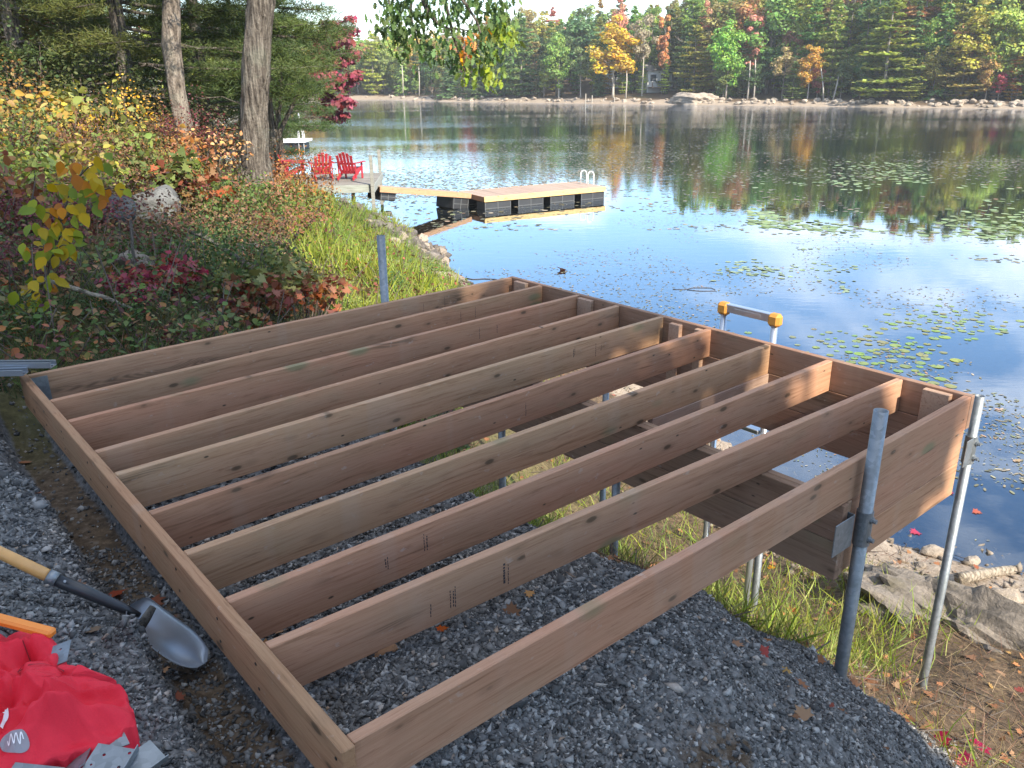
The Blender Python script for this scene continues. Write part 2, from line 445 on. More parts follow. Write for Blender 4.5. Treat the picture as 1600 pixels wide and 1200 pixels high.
def gneiss():
    t = NT('gneiss'); vec = t.coord('Object'); w = t.noise(vec, 1.6, 4)
    a = t.n('ShaderNodeVectorMath', operation='ADD'); t.l(t.scaled(vec, (2.2, 5, 7)), a.inputs[0]); k = t.n('ShaderNodeCombineXYZ'); t.l(t.math('MULTIPLY', w, 5.0), k.inputs[2]); t.l(k.outputs[0], a.inputs[1])
    st = t.noise(a.outputs[0], 1.6, 6, .65); f = t.noise(vec, 30, 6, .7); n = t.noise(vec, 3.2, 5)
    col = t.ramp(st, [(.3, (.08, .07, .06)), (.45, (.18, .155, .13)), (.6, (.25, .215, .18)), (.75, (.13, .11, .095))])
    col = t.mix(t.math('MULTIPLY', t.ramp(f, [(.42, 0), (.6, 1)]), .45), col, (.10, .088, .075))
    col = t.mix(t.math('MULTIPLY', t.ramp(n, [(.55, 0), (.68, 1)]), .6), col, (.085, .075, .04))
    h = t.math('ADD', t.math('MULTIPLY', st, .9), t.math('MULTIPLY', f, .5))
    return t.done(t.princ(col, .88, spec=.2, normal=t.bump(h, .9, .035)))
GNEISS = gneiss()

def stone_mat():
    t = NT('crushed_stone'); r = t.island(); r2 = t.math('FRACT', t.math('MULTIPLY', r, 23.7))
    col = t.ramp(r, [(0.0, (0.045, 0.045, 0.045)), (0.35, (0.105, 0.102, 0.098)), (0.7, (0.17, 0.165, 0.158)), (0.88, (0.26, 0.252, 0.24)), (0.97, (0.38, 0.37, 0.35)), (1.0, (0.30, 0.22, 0.16))])
    nz = t.noise(t.world(), 60, 3); col = t.hsv(col, 0.5, 1.0, t.math('ADD', 0.62, t.math('MULTIPLY', nz, 0.8)))
    return t.done(t.princ(col, 0.85, spec=0.25))
STONE = stone_mat()

def ground_mat():
    """one sheet: gravel fines, brown soil with litter, grass-green, sand shore and lake bed, chosen by painted weights"""
    t = NT('ground_cover'); P = t.world()
    at = t.n('ShaderNodeAttribute', attribute_name='zone'); s = t.n('ShaderNodeSeparateColor'); t.l(at.outputs['Color'], s.inputs[0])
    n0 = t.noise(P, 1.7, 6, 0.6); n1 = t.noise(P, 22, 6, 0.65); n2 = t.noise(P, 95, 4, 0.6)
    soil = t.ramp(n1, [(0.3, (0.045, 0.032, 0.022)), (0.5, (0.10, 0.07, 0.045)), (0.7, (0.19, 0.13, 0.08))])
    green = t.ramp(n0, [(0.35, (0.06, 0.075, 0.025)), (0.65, (0.15, 0.16, 0.05))])
    soil = t.mix(t.math('MULTIPLY', s.outputs['Green'], t.ramp(n1, [(0.3, 0.5), (0.6, 1.0)])), soil, green)
    peb = t.voro(P, 38); grav = t.ramp(t.math('ADD', t.math('MULTIPLY', peb, 0.5), t.math('MULTIPLY', n2, 0.6)), [(0.2, (0.05, 0.049, 0.048)), (0.5, (0.12, 0.118, 0.115)), (0.8, (0.20, 0.195, 0.19))])
    grav = t.mix(t.math('MULTIPLY', t.ramp(n0, [(0.60, 0.0), (0.75, 1.0)]), 0.35), grav, (0.12, 0.08, 0.05))
    col = t.mix(t.ramp(t.math('ADD', s.outputs['Red'], t.math('MULTIPLY', t.math('SUBTRACT', n1, 0.5), 0.5)), [(0.42, 0.0), (0.58, 1.0)]), soil, grav)
    shore = t.ramp(t.math('ADD', t.math('MULTIPLY', n1, 0.7), t.math('MULTIPLY', n0, 0.3)), [(0.3, (0.14, 0.11, 0.08)), (0.5, (0.30, 0.24, 0.185)), (0.7, (0.42, 0.35, 0.28))])
    col = t.mix(t.ramp(t.math('ADD', s.outputs['Blue'], t.math('MULTIPLY', t.math('SUBTRACT', n0, 0.5), 0.5)), [(0.35, 0.0), (0.65, 1.0)]), col, shore)
    sz = t.n('ShaderNodeSeparateXYZ'); t.l(P, sz.inputs[0])
    weed = t.ramp(t.noise(P, 7, 6, 0.7), [(0.38, (0.012, 0.012, 0.010)), (0.55, (0.040, 0.034, 0.020)), (0.72, (0.10, 0.075, 0.040))])
    col = t.mix(t.ramp(sz.outputs[2], [(0.0, 1.0), (0.02, 0.0)]) if False else t.math('LESS_THAN', sz.outputs[2], -0.015), col, weed)
    h = t.math('ADD', t.math('MULTIPLY', n1, 0.7), t.math('MULTIPLY', n2, 0.5))
    return t.done(t.princ(col, 0.92, spec=0.15, normal=t.bump(h, 0.7, 0.02)))
GROUND = ground_mat()

def water_mat():
    t = NT('lake_water'); P = t.world()
    # ripples: faint near the shore, a breeze-ruffled band farther out
    a = t.noise(t.scaled(P, (1.0, 2.2, 1.0)), 1.5, 3, 0.5); b = t.noise(t.scaled(P, (1.0, 1.6, 1)), 6.0, 2, 0.5)
    sp = t.n('ShaderNodeSeparateXYZ'); t.l(P, sp.inputs[0])
    band = t.ramp(t.math('MULTIPLY', sp.outputs[1], 1 / 150.0), [(0.0, 0.02), (0.20, 0.05), (0.40, 0.25), (0.55, 0.36), (0.9, 0.5)])
    patch = t.ramp(t.noise(t.scaled(P, (0.5, 1.6, 1)), 0.045, 3), [(0.42, 0.25), (0.60, 1.0)])
    h = t.math('MULTIPLY', t.math('ADD', a, t.math('MULTIPLY', b, 0.25)), t.math('MULTIPLY', band, patch))
    nrm = t.bump(h, 1.0, 0.045)
    fr = t.n('ShaderNodeLayerWeight'); fr.inputs['Blend'].default_value = 0.5; t.l(nrm, fr.inputs['Normal'])
    f = t.math('POWER', fr.outputs['Facing'], 3.2)
    f = t.math('ADD', 0.15, t.math('MULTIPLY', f, 0.87), clamp=True)
    gl = t.n('ShaderNodeBsdfGlossy'); gl.inputs['Roughness'].default_value = 0.015; gl.inputs[0].default_value = (0.85, 0.91, 1.0, 1); t.l(nrm, gl.inputs['Normal'])
    tr = t.n('ShaderNodeBsdfTransparent'); tr.inputs[0].default_value = (0.62, 0.62, 0.54, 1)
    df = t.princ((0.010, 0.018, 0.022), 0.9, spec=0.0)
    m1 = t.n('ShaderNodeMixShader'); m1.inputs[0].default_value = 0.30; t.l(tr.outputs[0], m1.inputs[1]); t.l(df, m1.inputs[2])
    m2 = t.n('ShaderNodeMixShader'); t.l(f, m2.inputs[0]); t.l(m1.outputs[0], m2.inputs[1]); t.l(gl.outputs[0], m2.inputs[2])
    return t.done(m2.outputs[0])
WATER = water_mat()

# ---------------------------------------------------------------- the deck's own axes: s towards the lake, t away from the camera
YAW = 0.696338
DX = np.array([math.cos(YAW), math.sin(YAW)]); DY = np.array([-math.sin(YAW), math.cos(YAW)])
DA = np.array([-0.4356, 1.5972]); DECK_Z = 2.9504
def S(s, t): return DA + DX * s + DY * t
def st_of(x, y):
    wx = np.asarray(x) - DA[0]; wy = np.asarray(y) - DA[1]
    return wx * DX[0] + wy * DX[1], wx * DY[0] + wy * DY[1]

# ---------------------------------------------------------------- terrain
SHORE = [(60, -40), (24, -6), (15, 2), (9, 5.2), (6.5, 6.2), (4.95, 6.75), (3.97, 7.25), (3.2, 8.7), (2.15, 12), (1.0, 15.2), (-0.5, 17.6), (-1.0, 19.3), (-1.55, 20.5),
         (-1.75, 22.6), (-2.5, 24.2), (-3.16, 26), (-4.3, 28.6), (-4.9, 30.4), (-7.0, 32.5), (-11, 35.5), (-17, 42), (-22, 50), (-26, 58), (-27.5, 70), (-33, 90), (-38, 120), (-44, 160), (-45, 195),
         (-38, 208), (-31.5, 207), (-24, 196), (-14, 181), (0.6, 168.5), (11, 159), (22, 149), (31, 142), (40, 135), (54, 123.5), (67, 113), (80, 103), (100, 92), (140, 66), (190, 20)]
SHORE = np.array(SHORE, float)
LAKE = np.concatenate([SHORE, [[190, -60]]])
def shore_dist(x, y):
    """distance to the waterline, positive on land"""
    x = np.asarray(x, float).ravel(); y = np.asarray(y, float).ravel()
    d = np.full(x.shape, 1e9); inside = np.zeros(x.shape, bool)
    n = len(LAKE)
    for i in range(n):
        a = LAKE[i]; b = LAKE[(i + 1) % n]
        ab = b - a; L = ab @ ab
        tt = np.clip(((x - a[0]) * ab[0] + (y - a[1]) * ab[1]) / L, 0, 1)
        if i < len(SHORE) - 1: d = np.minimum(d, np.hypot(x - a[0] - tt * ab[0], y - a[1] - tt * ab[1]))
        c = ((a[1] > y) != (b[1] > y)); den = b[1] - a[1] if abs(b[1] - a[1]) > 1e-9 else 1e-9
        inside ^= c & (x < (b[0] - a[0]) * (y - a[1]) / den + a[0])
    return np.where(inside, -d, d)

CTRL = []
def cp_(x, y, z): CTRL.append((x, y, z))
def cs_(s, t, z): x, y = S(s, t); CTRL.append((x, y, z))
for x, y in SHORE[2:21]: cp_(x, y, 0.0)
for (x, y) in [(18, 6), (9, 8), (6, 9), (5, 12), (4, 16), (2, 20), (0, 25), (-1, 30), (-4, 35), (-10, 42), (12, 20), (20, 40)]: cp_(x, y, -0.9)
for s, t, z in [(0.3, 0.3, 2.70), (0.3, 2, 2.70), (0.3, 3.4, 2.70), (1.0, .3, 2.66), (1.0, 2, 2.66), (1.0, 3.4, 2.62), (1.6, .4, 2.50), (1.6, 2, 2.42), (1.7, 3.4, 2.3),
                (2.1, .4, 2.2), (2.4, 1.5, 1.80), (2.45, 3.5, 1.75), (3.1, .5, 1.35), (3.1, 2, 1.15), (3.2, 3.4, 1.1), (3.75, 0, 1.07), (4.2, .5, .75), (4.0, 2, .62), (4.0, 3.5, .6),
                (2.52, -.05, 1.86), (.5, -.4, 2.62), (1.2, -.35, 2.5), (1.9, -.4, 2.15), (.3, -.9, 2.6), (1.1, -1.1, 2.3), (2, -1.3, 1.75), (3, -.6, 1.3), (3.3, -1.6, .95), (2.5, -2.2, 1.2),
                (-.1, .1, 2.66), (-.1, 1.5, 2.68), (-.1, 3, 2.72), (-.55, .2, 2.93), (-.55, 1.5, 2.97), (-.5, 3.0, 2.95), (-1.1, .2, 3.02), (-1.2, 2, 3.28), (-1.2, 3.6, 3.30), (-.8, 2.6, 3.10),
                (-.6, -.8, 2.92), (0, -.9, 2.72), (-.3, 4.1, 2.9), (.5, 4.2, 2.80), (1.5, 4.2, 2.62), (2.5, 4.2, 2.05), (3.3, 4.3, 1.3)]: cs_(s, t, z)
for x, y, z in [(-2.3, 10, 2.05), (-0.8, 11, 1.62), (-3.0, 7.5, 2.75), (-4, 9, 2.85), (-5, 11, 2.95), (-6.6, 9, 3.6), (-4.6, 14.3, 2.75), (-6.2, 16, 2.95), (-5.2, 7.2, 3.4), (-8.6, 13.5, 3.75), (-5, 4.5, 3.5),
                (-12, 12, 4.9), (-15, 20, 4.9), (-10.5, 24, 3.3), (-7.6, 27, 1.3), (-9.5, 31, .7), (-5.0, 25, 0.95), (-3.1, 18, 1.35), (-2.2, 14.5, 1.6), (-3.4, 21.5, 1.15), (-6.5, 21, 2.2), (-15, 32, 2.0), (-21, 40, 2.0), (-20, 28, 4.5),
                (0, -3, 3.1), (5, -4, 2.2), (-5, -3, 4.0), (0, -15, 5.0), (10, -8, 2.2), (6, 1, 1.1), (9, 1, .9), (6, 3.5, .75), (3.6, 3.4, .95), (3.1, 5.1, .72), (4.1, 5.3, .38), (-14, 2, 5.5), (-25, 10, 7), (-30, 30, 6), (20, -20, 3)]: cp_(x, y, z)
CTRL = np.array(CTRL)
def _phi(r): return np.sqrt(r * r + 0.04)
_Am = _phi(np.hypot(CTRL[:, None, 0] - CTRL[None, :, 0], CTRL[:, None, 1] - CTRL[None, :, 1]))
_n = len(CTRL); _Pm = np.c_[np.ones(_n), CTRL[:, :2]]
_sol = np.linalg.solve(np.block([[_Am + 1e-4 * np.eye(_n), _Pm], [_Pm.T, np.zeros((3, 3))]]), np.r_[CTRL[:, 2], 0, 0, 0])
def near_h(x, y):
    z = np.zeros(x.shape)
    for i in range(_n): z += _sol[i] * _phi(np.hypot(x - CTRL[i, 0], y - CTRL[i, 1]))
    return z + _sol[_n] + _sol[_n + 1] * x + _sol[_n + 2] * y

def gravel_w(x, y):
    """1 where crushed stone was spread"""
    s, t = st_of(x, y)
    n = (fbm(x * 1.1 + 5, y * 1.1, 3) - 0.5) + (fbm(x * 3.7 + 2, y * 3.7, 3) - .5) * .55
    left = sstep(0.3, 0.0, s + n * 0.3) * sstep(4.3, 3.3, t + n * 1.2) * sstep(-3.2, -2.6, t)
    left = left * (1 - .60 * sstep(-.17, -.11, s) * sstep(-.4, -.1, t))
    lim = 2.05 + 0.55 * sstep(1.0, -0.2, t) + 0.35 * sstep(-0.2, -1.6, t)
    mid = sstep(lim + 0.45, lim - 0.20, s + n * 0.8) * sstep(3.95, 3.6, t) * sstep(-3.4, -2.6, t) * sstep(-.02, .12, s + np.where(t < -.1, 9, 0))
    bare = sstep(.60, .68, fbm(x * 1.9 + 11, y * 1.9 + 3, 3)) * sstep(0.0, -.35, t)
    return np.clip(np.maximum(left, mid) * (1 - .55 * bare), 0, 1)

def height(x, y):
    x = np.asarray(x, float); y = np.asarray(y, float); shp = x.shape; x = x.ravel(); y = y.ravel()
    D = shore_dist(x, y)
    far = np.where(D > 0, 1.0 * (1 - np.exp(-D / 2.0)) + 0.11 * np.maximum(D - 6, 0), np.maximum(D * 0.12, -2.2))
    far = far + np.where(D > 0, (fbm(x * .05, y * .05, 3) - .5) * np.clip(D * .05, 0, 3), 0)
    far = np.minimum(far, 16 + 0.02 * D)
    r = np.hypot(x, y - 12)
    w = sstep(34, 22, r)
    nh = np.where(w > 0, near_h(np.clip(x, -40, 40), np.clip(y, -30, 50)), 0)
    z = w * nh + (1 - w) * far
    s, t = st_of(x, y)
    # lumps and raked waves
    lump = (fbm(x * 1.6, y * 1.6, 4) - 0.5) * 0.16 + (fbm(x * 5, y * 5, 3) - 0.5) * 0.07
    amp = sstep(-0.1, 0.5, D) * w
    z = z + lump * amp
    g = gravel_w(x, y)
    front = sstep(-0.15, -0.5, t) * g
    z = z + front * ((fbm(x * 1.7 + 4, y * 1.7 + 2, 3) - 0.5) * 0.34 + (fbm(x * 4.1, y * 4.1 + 8, 2) - .5) * .12)
    z = z + g * (fbm(x * 14, y * 14, 3) - 0.5) * 0.035
    # the dug trough along the rim board, with a steep bank of stone beside it
    tw_ = sstep(-.23 - .07 * (fbm(x * 3, y * 3, 2) - .5), -.125, s) * sstep(.12, .05, s) * sstep(-.75, -.25, t) * sstep(3.9, 3.3, t)
    z = z * (1 - tw_) + tw_ * (2.53 + .05 * fbm(x * 4, y * 4, 2))
    # stone slumped over the shovel blade
    bx_, by_ = at_z(232, 1030, 2.72)[:2]
    z = z + .13 * np.exp(-((x - bx_) ** 2 + (y - by_) ** 2) / .075 ** 2)
    # the timber frame needs room above the stone
    ind = sstep(-0.10, 0.02, s) * sstep(4.0, 3.75, s) * sstep(-0.12, 0.0, t) * sstep(3.95, 3.75, t)
    z = np.where(ind > 0, np.minimum(z, 2.742 + (1 - ind) * 0.5), z)
    # keep the lake wet and the land dry
    z = np.where((D < 0) & (z > -0.02 + D * 0.05), -0.02 + D * 0.05, z)
    z = np.where((D > 0) & (z < 0.012 + np.minimum(D, 1) * .05), 0.012 + np.minimum(D, 1) * 0.05, z)
    return z.reshape(shp)
def hz(x, y): return float(height(np.array([x]), np.array([y]))[0])
def on_ground(u, v, y0=1.0, y1=60):
    """first point of the ground on the line of sight through a photograph pixel"""
    ys = np.geomspace(y0, y1, 500); d = ray(u, v); P = d[None] * ys[:, None] + np.array([0, 0, CAM_Z])
    hit = np.nonzero(P[:, 2] < height(P[:, 0], P[:, 1]))[0]
    return P[hit[0]] if len(hit) else P[-1]

_fa = np.linspace(-48, 48, 420); _ra = np.concatenate([_fa, np.linspace(48, 312, 70)[1:-1]])
_rr = np.geomspace(0.25, 900, 330)
_A, _R = np.meshgrid(np.radians(_ra), _rr)
gx = (np.sin(_A) * _R).ravel(); gy = (np.cos(_A) * _R).ravel(); gz = height(gx, gy)
na = len(_ra); nr = len(_rr)
_i, _j = np.meshgrid(np.arange(nr - 1), np.arange(na), indexing='ij')
_q = np.stack([_i * na + _j, (_i + 1) * na + _j, (_i + 1) * na + (_j + 1) % na, _i * na + (_j + 1) % na], -1).reshape(-1, 4)[:, ::-1]
gV = np.c_[gx, gy, gz]; gV = np.r_[gV, [[0, 0, hz(0, 0)]]]
_c = len(gV) - 1; _tri = np.array([[j, (j + 1) % na, _c] for j in range(na)])[:, ::-1]
ground_me = np_mesh('ground', gV, [_q, _tri], GROUND, smooth=True)
gD = shore_dist(gV[:, 0], gV[:, 1])
zone = np.zeros((len(gV), 4), np.float32); zone[:, 3] = 1
zone[:, 0] = gravel_w(gV[:, 0], gV[:, 1])
rr_ = np.hypot(gV[:, 0], gV[:, 1] - 10)
near_ = rr_ < 40
zone[:, 1] = np.where(near_, sstep(0.40, 0.60, fbm(gV[:, 0] * .35, gV[:, 1] * .35, 3)) * .7 * sstep(2.0, -1.5, gV[:, 0]), 0.55 * sstep(3, 8, gD) * sstep(.45, .55, fbm(gV[:, 0] * .06, gV[:, 1] * .06, 3)))
shw = np.where(near_, 1.5 + 0.5 * fbm(gV[:, 0] * .3, gV[:, 1] * .3, 2), 4.2)
shw = np.where((gV[:, 0] < -10) & (gV[:, 1] < 190) & ~near_, 1.6, shw * (.35 + .9 * fbm(gV[:, 0] * .11 + 3, gV[:, 1] * .11, 3)))
zone[:, 2] = sstep(shw, shw * .55, gD)
_at = ground_me.attributes.new('zone', 'FLOAT_COLOR', 'POINT'); _at.data.foreach_set('color', zone.ravel())
go = obj('ground', ground_me, kind='structure')

# ---------------------------------------------------------------- the lake: one sheet to the far banks
wm = MB(); wm.add([(-80, -60, 0), (240, -60, 0), (240, 240, 0), (-80, 240, 0)], [(0, 1, 2, 3)])
wobj = obj('water', wm.mesh('water', WATER), kind='structure')

# ---------------------------------------------------------------- the deck frame
T38, H8 = 0.038, 0.184
frame = thing('deck_frame', 'unfinished brown timber deck frame of ten joists on steel pipes at the lake edge', 'deck frame', (*DA, DECK_Z), YAW)
_boards = {}
def board_mesh(L, th=T38, h=H8):
    k = (round(L, 3), th, h)
    if k not in _boards:
        V, F = bevel_box(L, th, h, 0.0028)
        me = bpy.data.meshes.new('board'); me.from_pydata([tuple(v) for v in V], [], F); me.materials.append(WOOD); _boards[k] = me
    return _boards[k]
BROWN = [(0.459, 0.289, 0.183), (0.436, 0.27, 0.168), (0.453, 0.263, 0.166), (0.447, 0.281, 0.176), (0.488, 0.323, 0.201), (0.402, 0.236, 0.15), (0.465, 0.297, 0.183), (0.453, 0.275, 0.178), (0.465, 0.291, 0.188), (0.456, 0.278, 0.178)]
def board(name, p0, p1, ztop, col, th=T38, h=H8, label=None):
    """a plank on edge from p0 to p1 (s, t), its top at ztop below the frame's own top"""
    p0 = np.array(p0, float); p1 = np.array(p1, float); c = (p0 + p1) / 2; dv = p1 - p0
    return obj(name, board_mesh(np.hypot(*dv), th, h), frame, loc=(c[0], c[1], ztop - h / 2), rot=(0, 0, math.atan2(dv[1], dv[0])), color=col, label=label)
W = 3.66
# joists, where the photograph shows them meet the two rims
TL = [3.635, 3.115, 2.750, 2.285, 1.985, 1.545, 1.168, 0.797, 0.503, 0.019]
TR = [3.655, 3.280, 2.858, 2.450, 2.040, 1.640, 1.195, 0.785, 0.372, 0.019]
joists = []
for i in range(10):
    joists.append(board('joist', (0.0395, TL[i]), (W - 0.0395, TR[i]), random.uniform(-0.003, 0.0), BROWN[i]))
board('rim_board', (0.019, -0.012), (0.019, 3.668), 0.0, (0.40, 0.245, 0.14))
board('rim_board', (W - 0.019, -0.002), (W - 0.019, 3.676), 0.0, (0.29, 0.19, 0.13))  # darker tint: the shade on its inner face is put into the colour
# fascia under the outer rim, two boards deep
for k in (1, 2):
    board('fascia_board', (W - 0.021, 0.045), (W - 0.021, 3.63), -k * (H8 + 0.003), (0.30 + .02 * k, 0.21, 0.15))
# skirt boards between the middle beam and the rim, on the near side, one below a middle joist and the far side
for k in (1, 2):
    board('skirt_board', (2.50, 0.021), (W - 0.0425, 0.021), -k * (H8 + 0.003), BROWN[8 - k])
    board('skirt_board', (2.52, 3.652), (W - 0.0425, 3.652), -k * (H8 + 0.003), BROWN[k])
board('skirt_board', (2.53, 1.185), (W - 0.0425, 1.185), -(H8 + 0.003), (0.42, 0.31, 0.25))
# the beam under the joists: two plies, two boards deep
for k in (1, 2):
    for q, ss in enumerate((2.425, 2.4645)):
        board('beam_board', (ss, -0.012 + q * .006), (ss, 3.63), -k * (H8 + 0.0035) + (0.0 if q else -0.001), (0.29 + 0.05 * q, 0.20 + .04 * q, 0.14 + 0.03 * q))
# cleats standing against the rim
for t0, wd, zt in [(3.50, 0.14, -0.012), (2.76, 0.14, -0.012), (1.90, 0.09, -0.02), (1.70, 0.06, -0.014), (0.16, 0.14, -0.012)]:
    V, F = bevel_box(T38, wd, 0.50, 0.003)
    me = bpy.data.meshes.new('cleat'); me.from_pydata([tuple(v) for v in V], [], F); me.materials.append(WOOD)
    obj('cleat', me, frame, loc=(W - 0.0385 - T38 / 2 - 0.001, t0, zt - 0.25), color=(0.44, 0.31, 0.23))
# steel angle in the far left corner
m = MB(); m.box((0.085, 3.6135, -0.092), (0.09, 0.004, 0.15)); m.box((0.0405, 3.57, -0.092), (0.004, 0.09, 0.15))
for a, z in ((0.06, -.05), (0.10, -.09), (0.07, -.13)):
    V, F = tube([(a, 3.6115, z), (a, 3.607, z)], 0.007, 6); m.add(V, F)
obj('corner_bracket', m.mesh('corner_bracket', GALV), frame)
# pipe posts with sleeves and bolts
def post(s, t, top, foot, r, lean=(0, 0), sleeve=None):
    me = MB(); p0 = np.array([0, 0, top]); p1 = np.array([lean[0], lean[1], foot])
    k = 20; a = np.linspace(0, 2 * PI, k, endpoint=False)
    ring = lambda R, z, o: [(o[0] + R * math.cos(x), o[1] + R * math.sin(x), z) for x in a]
    V = ring(r, foot, lean) + ring(r, top, (0, 0)) + ring(r * .86, top, (0, 0)) + ring(r * .86, top - 0.25, (0, 0))
    F = [(j * k + i, j * k + (i + 1) % k, (j + 1) * k + (i + 1) % k, (j + 1) * k + i) for j in range(3) for i in range(k)] + [tuple(range(3 * k, 4 * k))]
    me.add(V, F)
    mm = me.mesh('post', GALV); 
    for p in mm.polygons: p.use_smooth = len(p.vertices) == 4
    po = obj('post', mm, frame, loc=(s, t, 0))
    if sleeve:
        z0, z1, plates = sleeve
        b = MB(); b.tube([(0, 0, z0), (0, 0, z1)], r + 0.006, 20)
        sm = b.mesh('sleeve', GALV)
        obj('sleeve', sm, po)
        for (c, sz) in plates:
            b = MB(); b.box(c, sz, 0.0015); obj('bracket_plate', b.mesh('bracket_plate', GALV), po)
        for zz in (z0 + 0.035, z1 - 0.035):
            b = MB(); b.tube([(0, -r - .003, zz), (0, -r - 0.010, zz), (0, -r - .0101, zz), (0, -r - 0.026, zz)], [.017, .017, .0105, .0105], 8); obj('bolt', b.mesh('bolt', GALV), po)
    return po
gdz = lambda s, t: hz(*S(s, t)) - DECK_Z
post(2.526, -0.050, 0.235, gdz(2.526, -.05) - .25, 0.0302, sleeve=(-0.40, -0.235, [((-0.145, 0.0125, -0.312), (0.155, 0.005, 0.155)), ((-0.066, 0.032, -0.312), (0.005, 0.036, 0.155))]))
post(3.722, -0.004, -0.020, gdz(3.722, 0) - .3, 0.0245, lean=(0.0, 0.0), sleeve=(-0.40, -0.245, [((-0.052, -0.018, -0.32), (0.10, 0.005, 0.15))]))
post(2.45, 3.725, 0.480, gdz(2.45, 3.72) - .25, 0.0302, sleeve=(-0.42, -0.25, []))
for s, t in [(2.445, 1.335), (2.445, 2.355)]:
    post(s, t, -0.379, gdz(s, t) - .25, 0.0245)
for s, t in [(3.60, 1.09), (3.60, 2.52)]:
    post(s, t, -0.562, gdz(s, t) - .3, 0.0245)
# mill stamps printed on the planks (read as short dark bars), as flat print just off the wood
STAMP = plain('stamp_ink', (0.035, 0.03, 0.035), 0.8)
def stamp(ji, along, rows):
    m = MB()
    for q, (dx, z0, z1, wd) in enumerate(rows):
        x = along + dx
        zz = z0
        while zz < z1 - 0.001:
            ln = random.uniform(0.006, 0.014); m.box((x + random.uniform(-.001, .001), -T38 / 2 - 0.0006, zz + ln / 2), (wd, 0.0006, min(ln, z1 - zz))); zz += ln + random.uniform(0.002, 0.005)
    obj('grade_stamp', m.mesh('grade_stamp', STAMP), joists[ji], kind='stuff')
for ji, al, rows in [(8, -1.24, [(0, -.05, .0, .003)]), (8, -1.16, [(0, -.05, .02, .003), (.012, -.05, .01, .004), (.02, -.055, .03, .003)]), (8, -0.93, [(0, -.05, .03, .008), (.018, -.06, .02, .003)]),
                    (7, -1.22, [(0, -.02, .02, .004), (.01, -.03, .02, .003)]), (7, -1.05, [(0, -.02, .05, .003), (.012, -.02, .04, .004)]), (4, .92, [(0, .0, .05, .004), (.01, .01, .06, .003)]), (4, 1.12, [(0, -.04, .05, .003), (.05, -.01, .03, .003)]),
                    (0, .9, [(0, -.04, .03, .003)]), (0, 1.1, [(0, -.03, .05, .003)]), (1, .95, [(0, -.04, .04, .004), (.14, -.03, .05, .003)]), (2, .8, [(0, -.04, .04, .003), (.16, -.03, .03, .004)]), (5, .15, [(0, -.05, .02, .003)])]:
    stamp(ji, al, rows)

SCREW = plain('screw_steel', (.05, .045, .04), .5, metal=.6)
for xx, sg, cols in ((-0.0005, -1, TL), (W + 0.0005, 1, TR)):
    m = MB()
    for tq in cols:
        for zz in (-.045, -.135):
            d = random.uniform(-.006, .006); m.tube([(xx, tq + d, zz + d), (xx + sg * .0015, tq + d, zz + d)], .0055, 7)
    obj('screw_heads', m.mesh('screw_heads', SCREW), frame, kind='stuff')

# ---------------------------------------------------------------- things lying beside the frame
RED_CLOTH = plain('red_nylon', (0.66, 0.02, 0.04), 0.62, spec=.25, var=0.10, scale=240, bump=.25)
ORANGE_P = plain('orange_plastic', (0.80, 0.24, 0.03), 0.45, var=0.05)
YELLOW_CAP = plain('yellow_rubber', (0.50, 0.22, 0.035), 0.6, var=0.12)
HANDLE_W = plain('varnished_ash', (0.62, 0.33, 0.11), 0.35, var=0.2, scale=25)
BLACK_ST = plain('black_steel', (0.025, 0.027, 0.03), 0.35, var=0.2)
BLADE = plain('scoured_steel', (0.36, 0.39, 0.43), 0.40, metal=0.7, var=0.25, scale=9)
ALU = plain('mill_aluminium', (0.50, 0.53, 0.57), 0.28, metal=0.8, var=0.06)
GREY_PRINT = plain('grey_print', (0.26, 0.24, 0.26), 0.6, var=0.05)
WHITE_PRINT = plain('white_print', (0.75, 0.72, 0.72), 0.6, var=0.03)

